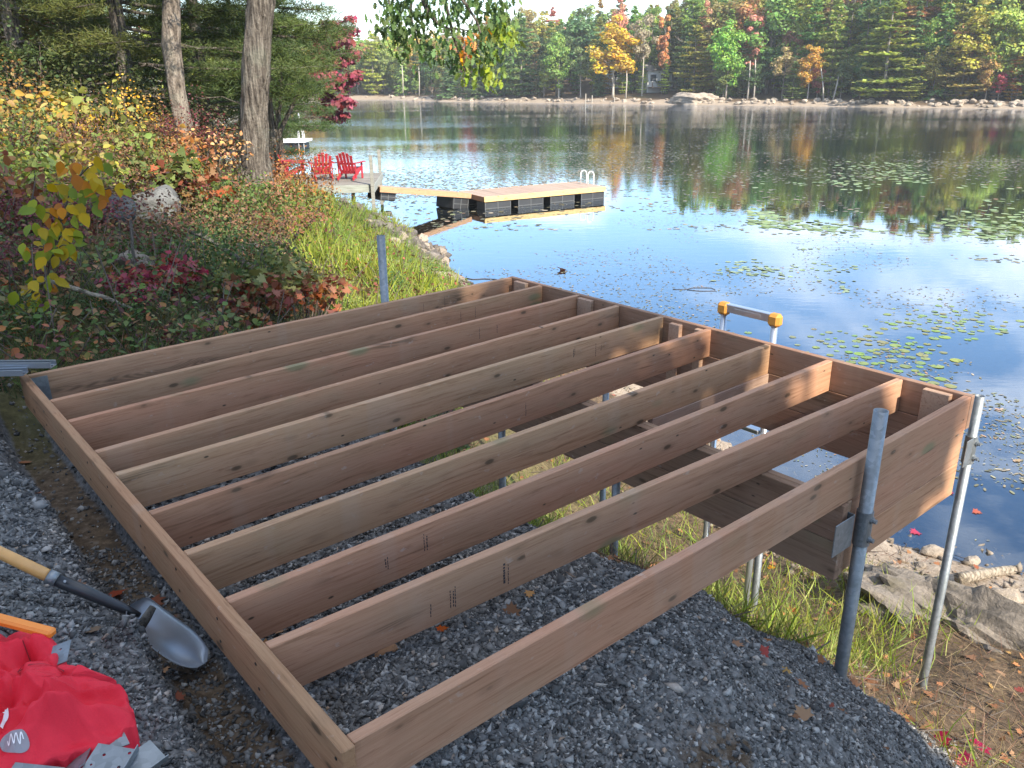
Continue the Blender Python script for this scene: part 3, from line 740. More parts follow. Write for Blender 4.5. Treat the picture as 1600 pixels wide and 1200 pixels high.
# the red bag, slumped on the stone
out_px = [(-170, 985), (-60, 976), (0, 976), (38, 968), (62, 977), (94, 1004), (97, 1037), (136, 1060), (160, 1052), (177, 1045), (188, 1064), (199, 1085), (206, 1106), (196, 1124), (176, 1142), (156, 1160), (118, 1166), (84, 1176), (40, 1196), (0, 1214), (-120, 1240), (-240, 1120)]
bo = np.array([at_z(u, v, 2.99)[:2] for u, v in out_px]); bc = np.array(at_z(40, 1095, 2.99)[:2])
_th = np.arctan2(*(bo - bc).T[::-1]); _ra_ = np.hypot(*(bo - bc).T); _o = np.argsort(_th); _th = _th[_o]; _ra_ = _ra_[_o]
def bag_R(a): return np.interp(a, np.r_[_th[-1] - 2 * PI, _th, _th[0] + 2 * PI], np.r_[_ra_[-1], _ra_, _ra_[0]])
def ridge(d, w): return np.exp(-np.abs(d) / w)
def bag_z(x, y):
    dx, dy = x - bc[0], y - bc[1]; a = np.arctan2(dy, dx); r = np.clip(np.hypot(dx, dy) / bag_R(a), 0, 1)
    z = 0.050 * np.sqrt(np.clip(1 - r ** 3.0, 0, 1)) + 0.010
    n1 = fbm(x * 7 + y * 4, y * 6 - x * 3 + 3, 3); n2 = fbm(x * 13 + 4, y * 15 + 9, 3)
    z = z + (1 - np.abs(2 * n1 - 1) * 3.2) * 0.012 * (1 - r ** 3) + (n2 - .5) * 0.022
    tri = lambda u: np.abs((u % 1) - .5) * 2 - .5
    wx = (fbm(x * 5, y * 5, 2) - .5) * .10; wy = (fbm(x * 5 + 9, y * 5 + 3, 2) - .5) * .10
    env = np.clip(1 - r ** 4, 0, 1)
    for (cx_, cy_, wl, am, ph) in [(.9, .45, .27, .075, .1), (-.35, .95, .21, .060, .6), (.6, -.8, .15, .040, .3), (.2, 1., .10, .024, .8), (1., -.1, .085, .018, .2), (.7, .7, .055, .009, .5)]:
        z = z + am * env * tri(((x + wx) * cx_ + (y + wy) * cy_) / wl + ph) * (.45 + .8 * vnoise(x * 6 + ph * 9, y * 6))
    q = dx * 0.62 + dy * 0.78
    z = z + 0.030 * ridge(q - 0.02 - 0.15 * dx, 0.016) * (1 - r) ** .3 - 0.035 * ridge(q - 0.10, 0.02) * (dx < 0.09) + 0.028 * ridge(dy * .9 - dx * .55 + 0.06, 0.014)
    z = z - 0.03 * ridge(dx * 0.9 + dy * 0.3 + .04, 0.012) * (dy > 0)
    return z + height(np.asarray(x), np.asarray(y)) * 0.25 + 2.965 * 0.75
NA, NR = 280, 84
aa = np.linspace(-PI, PI, NA, endpoint=False); rr2 = np.linspace(0, 1, NR + 1)[1:] ** 0.8
BX = bc[0] + np.outer(rr2, bag_R(aa) * (1 + 0.02 * np.sin(aa * 31)) * np.cos(aa)); BY = bc[1] + np.outer(rr2, bag_R(aa) * (1 + .02 * np.sin(aa * 31)) * np.sin(aa))
BZ = bag_z(BX, BY)
ring0 = np.stack([BX[-1], BY[-1], height(BX[-1], BY[-1]) - 0.03], 1)
BV = np.r_[np.stack([BX, BY, BZ], -1).reshape(-1, 3), ring0, [[bc[0], bc[1], float(bag_z(bc[:1], bc[1:])[0])]]]
i_, j_ = np.meshgrid(np.arange(NR), np.arange(NA), indexing='ij')
BF = np.stack([i_ * NA + j_, (i_ + 1) * NA + j_, (i_ + 1) * NA + (j_ + 1) % NA, i_ * NA + (j_ + 1) % NA], -1).reshape(-1, 4)
BT = np.array([[j, (j + 1) % NA, len(BV) - 1] for j in range(NA)])[:, [0, 1, 2]]
bag = obj('bag', np_mesh('bag', BV, [BF, BT], RED_CLOTH, smooth=True))
tag(bag, 'crumpled red cloth bag with grey oval print lying on the grey stone', 'bag')
def on_bag(poly, name, mat, lift=0.0025):
    P = np.array(poly); z = bag_z(P[:, 0], P[:, 1]) + lift; return P, z
def bag_print(name, u, v, outline, mat, lift):
    c = at_z(u, v, 3.06)[:2]; rt = (at_z(u + 10, v, 3.06)[:2] - c) / 10; dn = (at_z(u, v + 10, 3.06)[:2] - c) / 10
    m = MB()
    pts = [c + rt * x + dn * y for x, y in outline]; n = len(pts)
    rings = [1.0, 0.75, 0.5, 0.25]; cen = np.mean(pts, 0); V = []
    for k in rings: V += [cen + (p - cen) * k for p in pts]
    V.append(cen); V = np.array(V); z = bag_z(V[:, 0], V[:, 1]) + lift
    F = [(k * n + i, k * n + (i + 1) % n, (k + 1) * n + (i + 1) % n, (k + 1) * n + i) for k in range(3) for i in range(n)] + [(3 * n + i, 3 * n + (i + 1) % n, 4 * n) for i in range(n)]
    m.add(np.c_[V, z], F); o = obj(name, m.mesh(name, mat), bag)
bag_print('printed_oval', 14, 1130, [(24 * math.cos(a), 12.5 * math.sin(a)) for a in np.linspace(0, 2 * PI, 28, endpoint=False)], GREY_PRINT, 0.003)
def stroke(pts, w):
    pts = np.array(pts, float); d = np.gradient(pts, axis=0); nrm = np.c_[-d[:, 1], d[:, 0]] / np.hypot(*d.T)[:, None]
    return pts + nrm * w, pts - nrm * w
def bag_stroke(name, u, v, pts, w, lift, mat):
    c = at_z(u, v, 3.06)[:2]; rt = (at_z(u + 10, v, 3.06)[:2] - c) / 10; dn = (at_z(u, v + 10, 3.06)[:2] - c) / 10
    a, b = stroke(pts, w); n = len(a); V = np.array([c + rt * x + dn * y for x, y in np.r_[a, b]])
    m = MB(); m.add(np.c_[V, bag_z(V[:, 0], V[:, 1]) + lift], [(i, i + 1, n + i + 1, n + i) for i in range(n - 1)]); obj(name, m.mesh(name, mat), bag)
t_ = np.linspace(0, 1, 40)
bag_stroke('printed_squiggle', 16, 1130, np.c_[-12 + 26 * t_, 7 * np.sin(t_ * 6 * PI) * (1 - .3 * t_)], 0.9, 0.006, WHITE_PRINT)
tt = np.linspace(-0.2, 1.35, 30)
bag_stroke('printed_letter', -1, 1092, np.c_[6.5 * np.sin(tt * PI * 1.0 + .2), -9 + 15 * tt], 2.2, 0.005, WHITE_PRINT)

SEAM = plain('seam_thread', (.20, .008, .015), .7)
bag_stroke('seam', 34, 990, [(-6, -18), (0, -9), (3, 1), (2, 9), (-6, 18), (-16, 22)], .7, .004, SEAM)
bag_stroke('seam', 60, 1012, [(-40, -2), (-20, 2), (5, 8), (24, 12), (34, 14)], .6, .004, SEAM)
# orange bar behind the bag
p0 = at_z(-60, 952, 3.05); p1 = at_z(84, 990, 3.0); dv = p1 - p0; L = np.linalg.norm(dv)
m = MB(); V, F = bevel_box(L, 0.034, 0.026, 0.007); m.add(V, F)
ob = obj('tool_handle', m.mesh('tool_handle', ORANGE_P), loc=(p0 + p1) / 2, rot=(0, -math.asin(dv[2] / L), math.atan2(dv[1], dv[0])))
tag(ob, 'orange plastic tool handle poking out behind the red bag', 'handle')

# perforated galvanised brackets
def plate_mesh(name, w, h, holes, fold=None, th=0.0025):
    bm = bmesh.new()
    def loop(pts):
        vs = [bm.verts.new((x, y, 0)) for x, y in pts]
        return [bm.edges.new((vs[i], vs[(i + 1) % len(vs)])) for i in range(len(vs))]
    E_ = loop([(-w / 2, -h / 2), (w / 2, -h / 2), (w / 2, h / 2), (-w / 2, h / 2)])
    for (x, y, r) in holes: E_ += loop([(x + r * math.cos(a), y + r * math.sin(a)) for a in np.linspace(0, 2 * PI, 10, endpoint=False)])
    bmesh.ops.triangle_fill(bm, use_beauty=True, edges=E_)
    r = bmesh.ops.extrude_face_region(bm, geom=bm.faces[:])
    bmesh.ops.translate(bm, vec=(0, 0, th), verts=[v for v in r['geom'] if isinstance(v, bmesh.types.BMVert)])
    if fold:
        a, fh = fold   # a second flange standing on the +x edge
        V, F = bevel_box(th, h, fh, 0.0005)
        vs = [bm.verts.new((v[0] + w / 2 + th / 2, v[1], v[2] + fh / 2)) for v in V]
        for f in F: bm.faces.new([vs[i] for i in f])
    bmesh.ops.recalc_face_normals(bm, faces=bm.faces[:])
    me = bpy.data.meshes.new(name); bm.to_mesh(me); bm.free(); me.materials.append(GALV); return me
for k, (u, v, z, w, h, rx, ry, rz, lab, hol) in enumerate([
        (172, 1188, 2.985, 0.10, 0.075, .12, .12, -.10, 'perforated galvanised bracket lying flat in front of the red bag', [(-.02, .01, .004), (.03, -.015, .004), (.035, .025, .004), (-.035, -.02, .003)]),
        (112, 1200, 2.96, 0.09, 0.10, -.35, -.5, .5, 'dark shaded steel bracket tucked under the red bag', [(.02, .02, .004), (-.02, -.02, .004)]),
        (178, 1160, 2.955, 0.06, 0.05, .1, .15, .7, 'small galvanised plate half hidden by the red bag hem', [(-.02, .0, .004), (.02, .01, .003)]),
        (50, 1216, 2.97, 0.12, 0.07, .1, .1, -.05, 'galvanised plate at the bottom edge left of the others', [(.03, .01, .004), (-.03, -.01, .003)]),
        (94, 1022, 2.995, 0.05, 0.10, .0, -.2, .35, 'galvanised plate edge behind the red bag', [(0, .02, .004)]),
        (222, 1190, 2.965, 0.07, 0.09, .0, .35, -.6, 'bent galvanised channel piece right of the perforated bracket', [])]):
    c = at_z(u, v, z)
    o = obj('steel_bracket', plate_mesh('steel_bracket', w, h, hol, fold=(0, .022) if k in (0, 5) else None), loc=c, rot=(rx, ry, rz))
    tag(o, lab, 'bracket', 'loose steel brackets beside the red bag')

# shovel half buried at the foot of the stone bank
sh = thing('shovel', 'shovel with varnished wooden handle and steel blade half buried in grey stone', 'shovel', at_z(190, 948, 2.90))
h0 = np.array(at_z(-190, 775, 3.22)); h1 = np.array(at_z(80, 902, 2.975)); h2 = np.array(at_z(206, 956, 2.825)); org = np.array(sh.location)
m = MB(); m.tube([h0 - org, (h0 + h1) / 2 - org + np.array([0, 0, 0.004]), h1 - org], [0.018, 0.019, 0.0205], 20); obj('shaft', m.mesh('shaft', HANDLE_W, True), sh)
dh = (h2 - h1) / np.linalg.norm(h2 - h1)
m = MB(); m.tube([h1 - org - dh * 0.012, h1 - org + dh * 0.02], 0.0235, 20); obj('ferrule', m.mesh('ferrule', GALV, True), sh)
m = MB(); m.tube([h1 - org + dh * .018, (h1 + h2) / 2 - org, h2 - org - dh * 0.03, h2 - org + dh * .03], [0.022, 0.0205, 0.017, 0.008], 18); so = obj('socket', m.mesh('socket', BLACK_ST, True), sh)
m = MB(); V, F = tube([h1 - org + dh * .045 + np.array([0.012, -.016, 0.016]), h1 - org + dh * .045 + np.array([0.015, -.02, 0.02])], 0.0045, 8); m.add(V, F); obj('rivet', m.mesh('rivet', GALV), so)
tip = np.array(at_z(312, 1040, 2.585)); lng = tip - (h2 - dh * .02); Lb = np.linalg.norm(lng); lx = lng / Lb
wy_ = np.cross([0, 0, 1.0], lx); wy_ /= np.linalg.norm(wy_); wy_ = wy_ * 0.90 + np.array([0, 0, 0.55]); wy_ -= lx * (wy_ @ lx); wy_ /= np.linalg.norm(wy_); nz_ = np.cross(lx, wy_)
V = []; nu, nv = 18, 13
for side in (0, 1):
    for i in range(nu + 1):
        a = i / nu
        hw = 0.070 * min(1, (a / 0.10 + 0.25)) * (1 if a < 0.62 else math.sqrt(max(0.0, 1 - ((a - 0.62) / 0.38) ** 2)) * .97 + 0.03)
        for j in range(nv + 1):
            b = j / nv * 2 - 1
            zc_ = 0.022 * (b * b) - 0.012 * math.exp(-(b / 0.25) ** 2) * (a < .6) * (1 - a / .6) + 0.02 * a * a
            V.append(h2 - dh * .02 - org + lx * Lb * a + wy_ * hw * b + nz_ * (zc_ + (0.0022 if side else 0)))
n0 = (nu + 1) * (nv + 1); F = []
for s_ in (0, 1):
    for i in range(nu):
        for j in range(nv):
            q = [s_ * n0 + i * (nv + 1) + j, s_ * n0 + (i + 1) * (nv + 1) + j, s_ * n0 + (i + 1) * (nv + 1) + j + 1, s_ * n0 + i * (nv + 1) + j + 1]
            F.append(tuple(q if s_ else q[::-1]))
for i in range(nu):
    for j in (0, nv):
        a, b = i * (nv + 1) + j, (i + 1) * (nv + 1) + j; F.append((a, b, b + n0, a + n0))
m = MB(); m.add(V, F); obj('blade', m.mesh('blade', BLADE, True), sh)

# two pale metal rails lying behind the far left corner of the frame
for k, (u0, v0, u1, v1, z) in enumerate([(-240, 574, 84, 572, 3.02), (-240, 590, 40, 584, 3.0)]):
    a = np.array(at_z(u0, v0, z)); b = np.array(at_z(u1, v1, z)); d = b - a; L = np.hypot(d[0], d[1])
    m = MB(); m.box((0, 0, 0), (L, 0.062, 0.004)); m.box((0, 0.029, 0.014), (L, 0.004, 0.024)); m.box((0, -0.029, 0.014), (L, 0.004, 0.024)); m.box((0, 0.024, .0262), (L, 0.014, .003)); m.box((0, -.024, .0262), (L, .014, .003))
    m.box((0, 0.0, 0.006), (L, 0.012, 0.008))
    o = obj('metal_rail', m.mesh('metal_rail', ALU), loc=((a + b) / 2) + np.array([0, 0, .0]), rot=(0, 0, math.atan2(d[1], d[0])))
    tag(o, ['longer pale aluminium rail lying by the far left frame corner', 'shorter pale aluminium rail touching the rim board corner'][k], 'rail', 'aluminium rails behind the frame')

# ladder with yellow caps standing in the water outside the rim
lad = thing('dock_ladder', 'aluminium ladder with yellow corner caps standing in the lake behind the frame', 'ladder', (1.555, 5.22, 0))
la = np.array([1.43, 5.37, 0]) - np.array(lad.location); lb = np.array([1.68, 5.07, 0]) - np.array(lad.location); la[2] = lb[2] = 0
for p in (la, lb):
    m = MB(); m.tube([p + [0, 0, -0.9], p + [0, 0, 3.0]], 0.022, 14); obj('leg', m.mesh('leg', ALU, True), lad)
    m = MB(); V, F = bevel_box(0.085, 0.07, 0.085, 0.018); a = math.atan2((lb - la)[1], (lb - la)[0]); R = np.array([[math.cos(a), -math.sin(a), 0], [math.sin(a), math.cos(a), 0], [0, 0, 1]])
    m.add(V @ R.T + p + [0, 0, 3.035], F); obj('cap', m.mesh('cap', YELLOW_CAP), lad)
for z, hh, ww in [(3.045, 0.055, 0.045), (2.25, 0.03, 0.06), (1.75, 0.03, .06), (1.25, .03, .06), (.75, .03, .06), (.25, .03, .06)]:
    m = MB(); V, F = bevel_box(np.linalg.norm(lb - la) - 0.05, ww, hh, 0.004); m.add(V @ R.T + (la + lb) / 2 + [0, 0, z], F)
    if z > 3:
        V, F = bevel_box(0.20, 0.004, 0.018, 0); m.add(V @ R.T + (la + lb) / 2 + R @ np.array([0, -0.0235, z - .0]), F)
    obj('top_rail' if z > 3 else 'rung', m.mesh('rung', ALU), lad)

# ---------------------------------------------------------------- the neighbour's dock
BLACK_PL = plain('black_plastic', (0.028, 0.03, 0.034), 0.45, var=0.35, scale=6)
WHITE_MT = plain('white_metal', (0.78, 0.79, 0.80), 0.4, var=0.04)
RED_PL = plain('red_paint', (0.36, 0.022, 0.035), 0.5, var=0.15)
BLUE_PL = plain('blue_plastic', (0.06, 0.14, 0.34), 0.5, var=0.2)
_planks = {}
def plank(L, w, th, mat):
    k = (round(L, 3), round(w, 3), th, mat.name)
    if k not in _planks:
        V, F = bevel_box(L, w, th, min(.004, th * .15)); me = bpy.data.meshes.new('plank'); me.from_pydata([tuple(v) for v in V], [], F); me.materials.append(mat); _planks[k] = me
    return _planks[k]
GREY = (0.30, 0.31, 0.29)
def gv(k=0.12): q = 1 + random.uniform(-k, k); return q
pf = thing('dock_platform', 'weathered grey dock platform on posts carrying red chairs', 'dock', (-4.42, 27.35, 1.30), math.radians(4))
PL, PD = 5.2, 3.6
npk = int(PD / 0.15)
for i in range(npk):
    g = gv(.18); obj('plank', plank(PL, 0.142, 0.035, GREYWOOD), pf, loc=(-PL / 2, 0.075 + i * 0.15, -0.0175), color=tuple(x * g for x in (0.25, 0.24, 0.225)))
for y in (-0.022, PD + 0.022): obj('fascia', plank(PL + .08, 0.04, 0.24, GREYWOOD), pf, loc=(-PL / 2, y, -0.13), color=(0.33, 0.36, 0.33))
for x in (0.022, -PL - 0.022): obj('fascia', plank(0.04, PD, 0.24, GREYWOOD), pf, loc=(x, PD / 2, -0.13), color=(0.31, 0.33, 0.31))
for (x, y, z0, z1) in [(-0.02, -0.10, -1.6, 0.92), (-0.06, PD + .1, -1.9, 0.80), (-2.10, PD + .1, -1.9, 0.85), (-1.75, -0.10, -1.35, -0.01), (-0.85, 1.6, -1.7, -0.05), (-3.4, -0.1, -1.2, -.01), (-5.1, -.1, -1.0, .9), (-5.1, PD + .1, -1.6, .9), (-2.6, 2.0, -1.6, -.05)]:
    obj('post', plank(0.11, 0.11, round(z1 - z0, 2), GREYWOOD), pf, loc=(x, y, (z0 + z1) / 2), color=(0.27, 0.275, 0.255))
m = MB(); m.tube([(0, 0, -.4), (0, 0, -.37), (0, 0, .37), (0, 0, .4)], [0.25, .285, .285, .25], 20); bb = obj('barrel', m.mesh('barrel', BLUE_PL), loc=(-6.35, 28.4, .62), rot=(0, PI / 2, .3))
tag(bb, 'blue plastic barrel lying under the grey dock platform', 'barrel')

def chair_parts(root):
    def bx(name, boxes, label=None):
        m = MB()
        for c, sz, rx in boxes:
            R = np.array([[1, 0, 0], [0, math.cos(rx), -math.sin(rx)], [0, math.sin(rx), math.cos(rx)]]); m.box(c, sz, 0.004, R)
        obj(name, m.mesh(name, RED_PL), root)
    for k in range(6): bx('seat_slat', [((0, 0.22 - k * 0.092, 0.36 - k * 0.026), (0.52, 0.084, 0.02), 0.28)])
    for k in range(5):
        x = (k - 2) * 0.108; hgt = [0.66, 0.74, 0.78, 0.74, 0.66][k]
        V, F = bevel_box(0.088, 0.02, hgt, 0.004); V[:, 0] *= np.where(V[:, 2] > 0, 1.12, 0.9); V[:, 0] += np.where(V[:, 2] > 0, x * .12, 0)
        R = np.array([[1, 0, 0], [0, math.cos(.38), -math.sin(.38)], [0, math.sin(.38), math.cos(.38)]])
        m = MB(); m.add(V @ R.T + np.array([x, -0.27 - hgt / 2 * math.sin(.38), 0.20 + hgt / 2 * math.cos(.38)]), F); obj('back_slat', m.mesh('back_slat', RED_PL), root)
    for sx in (-1, 1):
        bx('arm', [((sx * 0.36, 0.02, 0.56), (0.13, 0.72, 0.024), 0.0)])
        bx('front_leg', [((sx * 0.30, 0.27, 0.275), (0.035, 0.11, 0.55), 0)])
        bx('back_leg', [((sx * 0.275, -0.14, 0.20), (0.032, 0.86, 0.12), 0.38)])
        bx('arm_post', [((sx * 0.305, -0.31, 0.30), (0.03, 0.07, 0.50), 0.06)])
    bx('back_rail', [((0, -0.335, 0.535), (0.62, 0.03, 0.07), 0.38), ((0, -0.24, .27), (.54, .03, .07), .38)])
    bx('front_rail', [((0, 0.30, 0.33), (0.56, 0.022, 0.12), 0)])
ch = thing('adirondack_chair', 'red slatted chair on the grey dock, rightmost of the row', 'chair', (*at_z(549, 279.5, 1.30)[:2], 1.30), math.radians(-12), 'red chairs on the neighbour dock')
chair_parts(ch)
dup(ch, (*at_z(504, 280.5, 1.30)[:2], 1.30), math.radians(20), 'red slatted chair beside the tall post, left of the rightmost chair')
dup(ch, (*at_z(462, 279, 1.30)[:2], 1.30), math.radians(-75), 'red chair turned sideways behind the orange shrub on the dock')
dup(ch, (*at_z(432, 276, 1.30)[:2], 1.30), math.radians(-30), 'red chair nearest the big oak trunk, mostly hidden by orange leaves')

# floating raft
fn = np.array([-0.92, 30.25]); ang = math.atan2(2.7, 4.68); FL, FW, FZ = 5.4, 2.03, 0.47
raft = thing('swim_raft', 'floating wooden raft with yellow fresh side boards on black tubs', 'raft', (*fn, 0), ang)
nb = 38
for i in range(nb):
    g = gv(.10); obj('plank', plank(FL / nb - 0.007, FW - .09, 0.032, WOOD), raft, loc=(FL / nb * (i + .5), FW / 2, FZ - 0.016), color=tuple(x * g for x in (0.44, 0.35, 0.29)))
obj('side_board', plank(FL, 0.04, 0.185, WOOD), raft, loc=(FL / 2, 0.02, FZ - 0.0915), color=(0.78, 0.60, 0.30), label='fresh yellow side board facing the shore')
obj('side_board', plank(FL, 0.04, 0.185, WOOD), raft, loc=(FL / 2, FW - 0.02, FZ - 0.0915), color=(0.70, 0.46, 0.22))
for x in (0.02, FL - 0.02): obj('end_board', plank(0.04, FW - .085, 0.185, WOOD), raft, loc=(x, FW / 2, FZ - 0.093), color=(0.44, 0.28, 0.17))  # end boards tinted darker for the weaker light on the raft's end
def tub(parent, c, sz, sub=True):
    V, F = bevel_box(*sz, 0.035); m = MB(); m.add(V + np.array(c), F); o = obj('float_tub', m.mesh('float_tub', BLACK_PL), parent)
    r = MB()
    for dx in ((-sz[0] / 2 + .02, 0, sz[0] / 2 - .02) if sub else (0,)):
        for s in (-1, 1): r.box((c[0] + dx, c[1] + s * (sz[1] / 2 + 0.004), c[2] + .0), (0.028, 0.014, sz[2] * .93), .003)
    for s in (-1, 1): r.box((c[0], c[1] + s * (sz[1] / 2 + .003), c[2] - .02), (sz[0] * .97, 0.010, 0.022), .002)
    obj('rib', r.mesh('rib', plain_rib), o, kind='stuff')
plain_rib = plain('tub_rib', (0.10, 0.105, 0.11), 0.5, var=0.3)
for k in range(4):
    for y in (0.36, FW - 0.36): tub(raft, (0.58 + k * 1.41, y, 0.06), (1.10, 0.62, 0.45))
for k, y in enumerate((0.75, 1.25)):
    q = np.linspace(0, PI, 14); m = MB()
    pts = [(FL - 0.05, y, FZ - .3)] + [(FL - 0.20 + 0.14 * math.cos(a), y, FZ + 0.38 + 0.14 * math.sin(a)) for a in q] + [(FL - 0.34, y, FZ)]
    m.tube(pts, 0.022, 10); obj('ladder_hoop', m.mesh('ladder_hoop', WHITE_MT, True), raft)
# gangway from the platform to the raft
g0 = np.array([-4.36, 28.35]); g1 = np.array([-1.42, 31.0]); gd = g1 - g0; GL = np.hypot(*gd); ga = math.atan2(gd[1], gd[0]); gs = math.atan2(0.50 - 1.10, GL)
gw = thing('gangway', 'sloping wooden gangway from the grey dock to the raft', 'gangway', (*g0, 1.10), ga); gw.rotation_euler = (0, -gs, ga)
GL2 = GL / math.cos(gs)
for i in range(int(GL2 / .145)): obj('plank', plank(0.138, 1.05, 0.03, WOOD), gw, loc=(0.075 + i * 0.145, 0.55, 0.0), color=tuple(x * gv(.1) for x in (0.44, 0.34, 0.27)))
for y in (0.0, 1.10): obj('side_board', plank(GL2, 0.04, 0.185, WOOD), gw, loc=(GL2 / 2, y, -0.08), color=(0.52, 0.34, 0.21))
tub(gw, (GL2 - 0.42, 0.55, -0.38), (0.72, 1.0, 0.44))
tub(gw, (0.42, 0.5, -0.30), (0.62, .8, 0.30))

# second dock in the cove
d2 = thing('cove_dock', 'white edged floating dock with dark barrels in the left cove', 'dock', (-20.6, 59.3, 0), 0)
for i in range(10): obj('plank', plank(0.62, 2.2, 0.04, GREYWOOD), d2, loc=(0.32 + i * .645, 1.1, 0.58), color=(0.62, 0.60, 0.56))
obj('edge_board', plank(6.5, 0.05, 0.16, WHITE_MT), d2, loc=(3.25, -0.03, 0.52)); obj('edge_board', plank(.05, 2.2, .16, WHITE_MT), d2, loc=(6.5, 1.1, .52))
for i in range(7):
    m = MB(); m.tube([(0.45 + i * .93, 0.15, 0.16), (0.45 + i * .93, 2.0, 0.16)], 0.30, 14); obj('barrel', m.mesh('barrel', BLACK_PL), d2)
for dx, top in ((6.05, 1.2), (6.4, 1.2)):
    q = np.linspace(0, PI, 10); m = MB(); m.tube([(dx, 0.05, -.6)] + [(dx, 0.25 - .2 * math.cos(a), 0.95 + .25 * math.sin(a)) for a in q] + [(dx, .45, .6)], 0.022, 8); obj('ladder_hoop', m.mesh('ladder_hoop', WHITE_MT, True), d2)
m = MB(); m.tube([(5.75, 1.5, .6), (5.95, 1.2, 2.6)], .022, 8); m.tube([(6.15, .9, .6), (5.95, 1.2, 2.6)], .022, 8); obj('mast', m.mesh('mast', WHITE_MT, True), d2)
# dark boat moored beside it
V = []; nb_ = 14
for i in range(nb_ + 1):
    a = i / nb_; hw = 0.85 * (1 - max(0, (a - .45) / .55) ** 2.2) + .02; zt = .75 + .35 * a ** 2
    for (fy, fz) in [(-1, 1), (-.92, .55), (-.6, .1), (0, 0), (.6, .1), (.92, .55), (1, 1), (.86, .98), (.55, .35), (0, .28), (-.55, .35), (-.86, .98)]: V.append((a * 4.2, fy * hw, .05 + fz * zt))
k = 12; F = [(i * k + j, (i + 1) * k + j, (i + 1) * k + (j + 1) % k, i * k + (j + 1) % k) for i in range(nb_) for j in range(k)] + [tuple(range(k))[::-1], tuple(range(nb_ * k, nb_ * k + k))]
bt = thing('moored_boat', 'dark navy open boat moored behind the big oak trunk', 'boat', (-23.2, 55.0, 0.45), math.radians(185))
m = MB(); m.add(V, F); obj('hull', m.mesh('hull', plain('navy_hull', (0.025, 0.03, 0.045), 0.35, var=.2), True), bt)
for s in (-1, 1):
    m = MB(); m.tube([(a * 4.2, s * (0.85 * (1 - max(0, (a - .45) / .55) ** 2.2) + .03), .1 + .75 + .35 * a * a) for a in np.linspace(0, 1, 14)], .05, 8); obj('rub_rail', m.mesh('rub_rail', plain('grey_rubber', (.16, .17, .2), .6), True), bt)
m = MB(); m.box((.7, 0, .62), (.25, 1.3, .06), .01); m.box((2.2, 0, .66), (.25, 1.3, .06), .01); obj('thwart', m.mesh('thwart', GREYWOOD), bt, color=(.3, .28, .26))

# ---------------------------------------------------------------- rocks, logs and crushed stone
def rock_mesh(name, mat, seed, rough=0.25, sub=3, sx=(1, 1, .7), cuts=9, cmin=.55):
    bm = bmesh.new(); bmesh.ops.create_icosphere(bm, subdivisions=sub, radius=1.0)
    r = np.random.default_rng(seed); V = np.array([v.co[:] for v in bm.verts]); D = V / np.linalg.norm(V, axis=1)[:, None]
    s = np.ones(len(V))
    for k in range(cuts):   # broken flat faces
        n = r.normal(size=3); n /= np.linalg.norm(n); c = r.uniform(cmin, 0.9); q = D @ n; s = np.where(q > c, np.minimum(s, c / np.maximum(q, 1e-3)), s)
    nz = (fbm(D[:, 0] * 2 + seed, D[:, 1] * 2 + D[:, 2] * 1.7, 4) - .5) * rough * 2 + (fbm(D[:, 2] * 6 + seed, D[:, 1] * 6 + D[:, 0] * 4, 3) - .5) * rough * .6
    V = D * (s + nz)[:, None] * np.array(sx)
    for v, c in zip(bm.verts, V): v.co = c
    me = bpy.data.meshes.new(name); bm.to_mesh(me); bm.free(); me.materials.append(mat)
    me.polygons.foreach_set('use_smooth', [sub >= 4] * len(me.polygons)); return me
def rock(u, v, wpx, lab, cat='rock', mat=ROCK_GREY, sx=(1, .8, .6), seed=1, rz=0.0, sub=3, group=None, sink=0.25, y0=1.0, rough=.25):
    P = on_ground(u, v, y0); r = wpx / FPX * P[1] / 2
    o = obj('rock' if cat != 'boulder' else 'boulder', rock_mesh('rock', mat, seed, rough, sub, sx), loc=(P[0], P[1] + r * .4, P[2] + r * sx[2] * (.6 - sink)), rot=(0, 0, rz)); o.scale = (r, r, r)
    return tag(o, lab, cat, group)
rock(232, 350, 84, 'rounded grey boulder above the dark upright stick', 'boulder', seed=4, sx=(1.1, .9, .85), sub=4, sink=-.1)
rock(165, 352, 100, 'low grey boulder behind the yellow leaved sapling', 'boulder', seed=5, sx=(1.2, .8, .6), sub=4)
rock(45, 292, 120, 'broad grey ledge rock at the far left under green leaves', 'boulder', mat=GNEISS, seed=6, sx=(1.2, .8, .4), sub=4, sink=.6)
rock(208, 430, 72, 'pinkish tan rock beside the foot of the dark stick', 'rock', mat=ROCK_TAN, seed=8, sx=(1.3, .6, .5), rz=-.5, sub=4, sink=-.45)
rock(305, 265, 34, 'grey upright rock between the two big trunks', 'rock', seed=10, sx=(.7, .7, 1.0))
rock(452, 350, 40, 'flat grey rock at the edge of the bright grass', 'rock', seed=12, sx=(1.3, .8, .4))
rock(372, 392, 60, 'flat grey rock under the broken stick', 'rock', seed=13, sx=(1.4, .9, .3))
# bedrock slab at the lower right
P = on_ground(1480, 985)
sl = obj('bedrock_slab', rock_mesh('bedrock_slab', GNEISS, 27, 0.30, 5, (1.6, 0.80, 0.62), 30, .45), loc=(P[0] + .40, P[1] - .06, P[2] - .32), rot=(0.12, 0.18, math.radians(-38)))
sl.data.polygons.foreach_set('use_smooth', [False] * len(sl.data.polygons))
tag(sl, 'long grey bedrock slab sloping to the water beside the right hand post', 'rock')
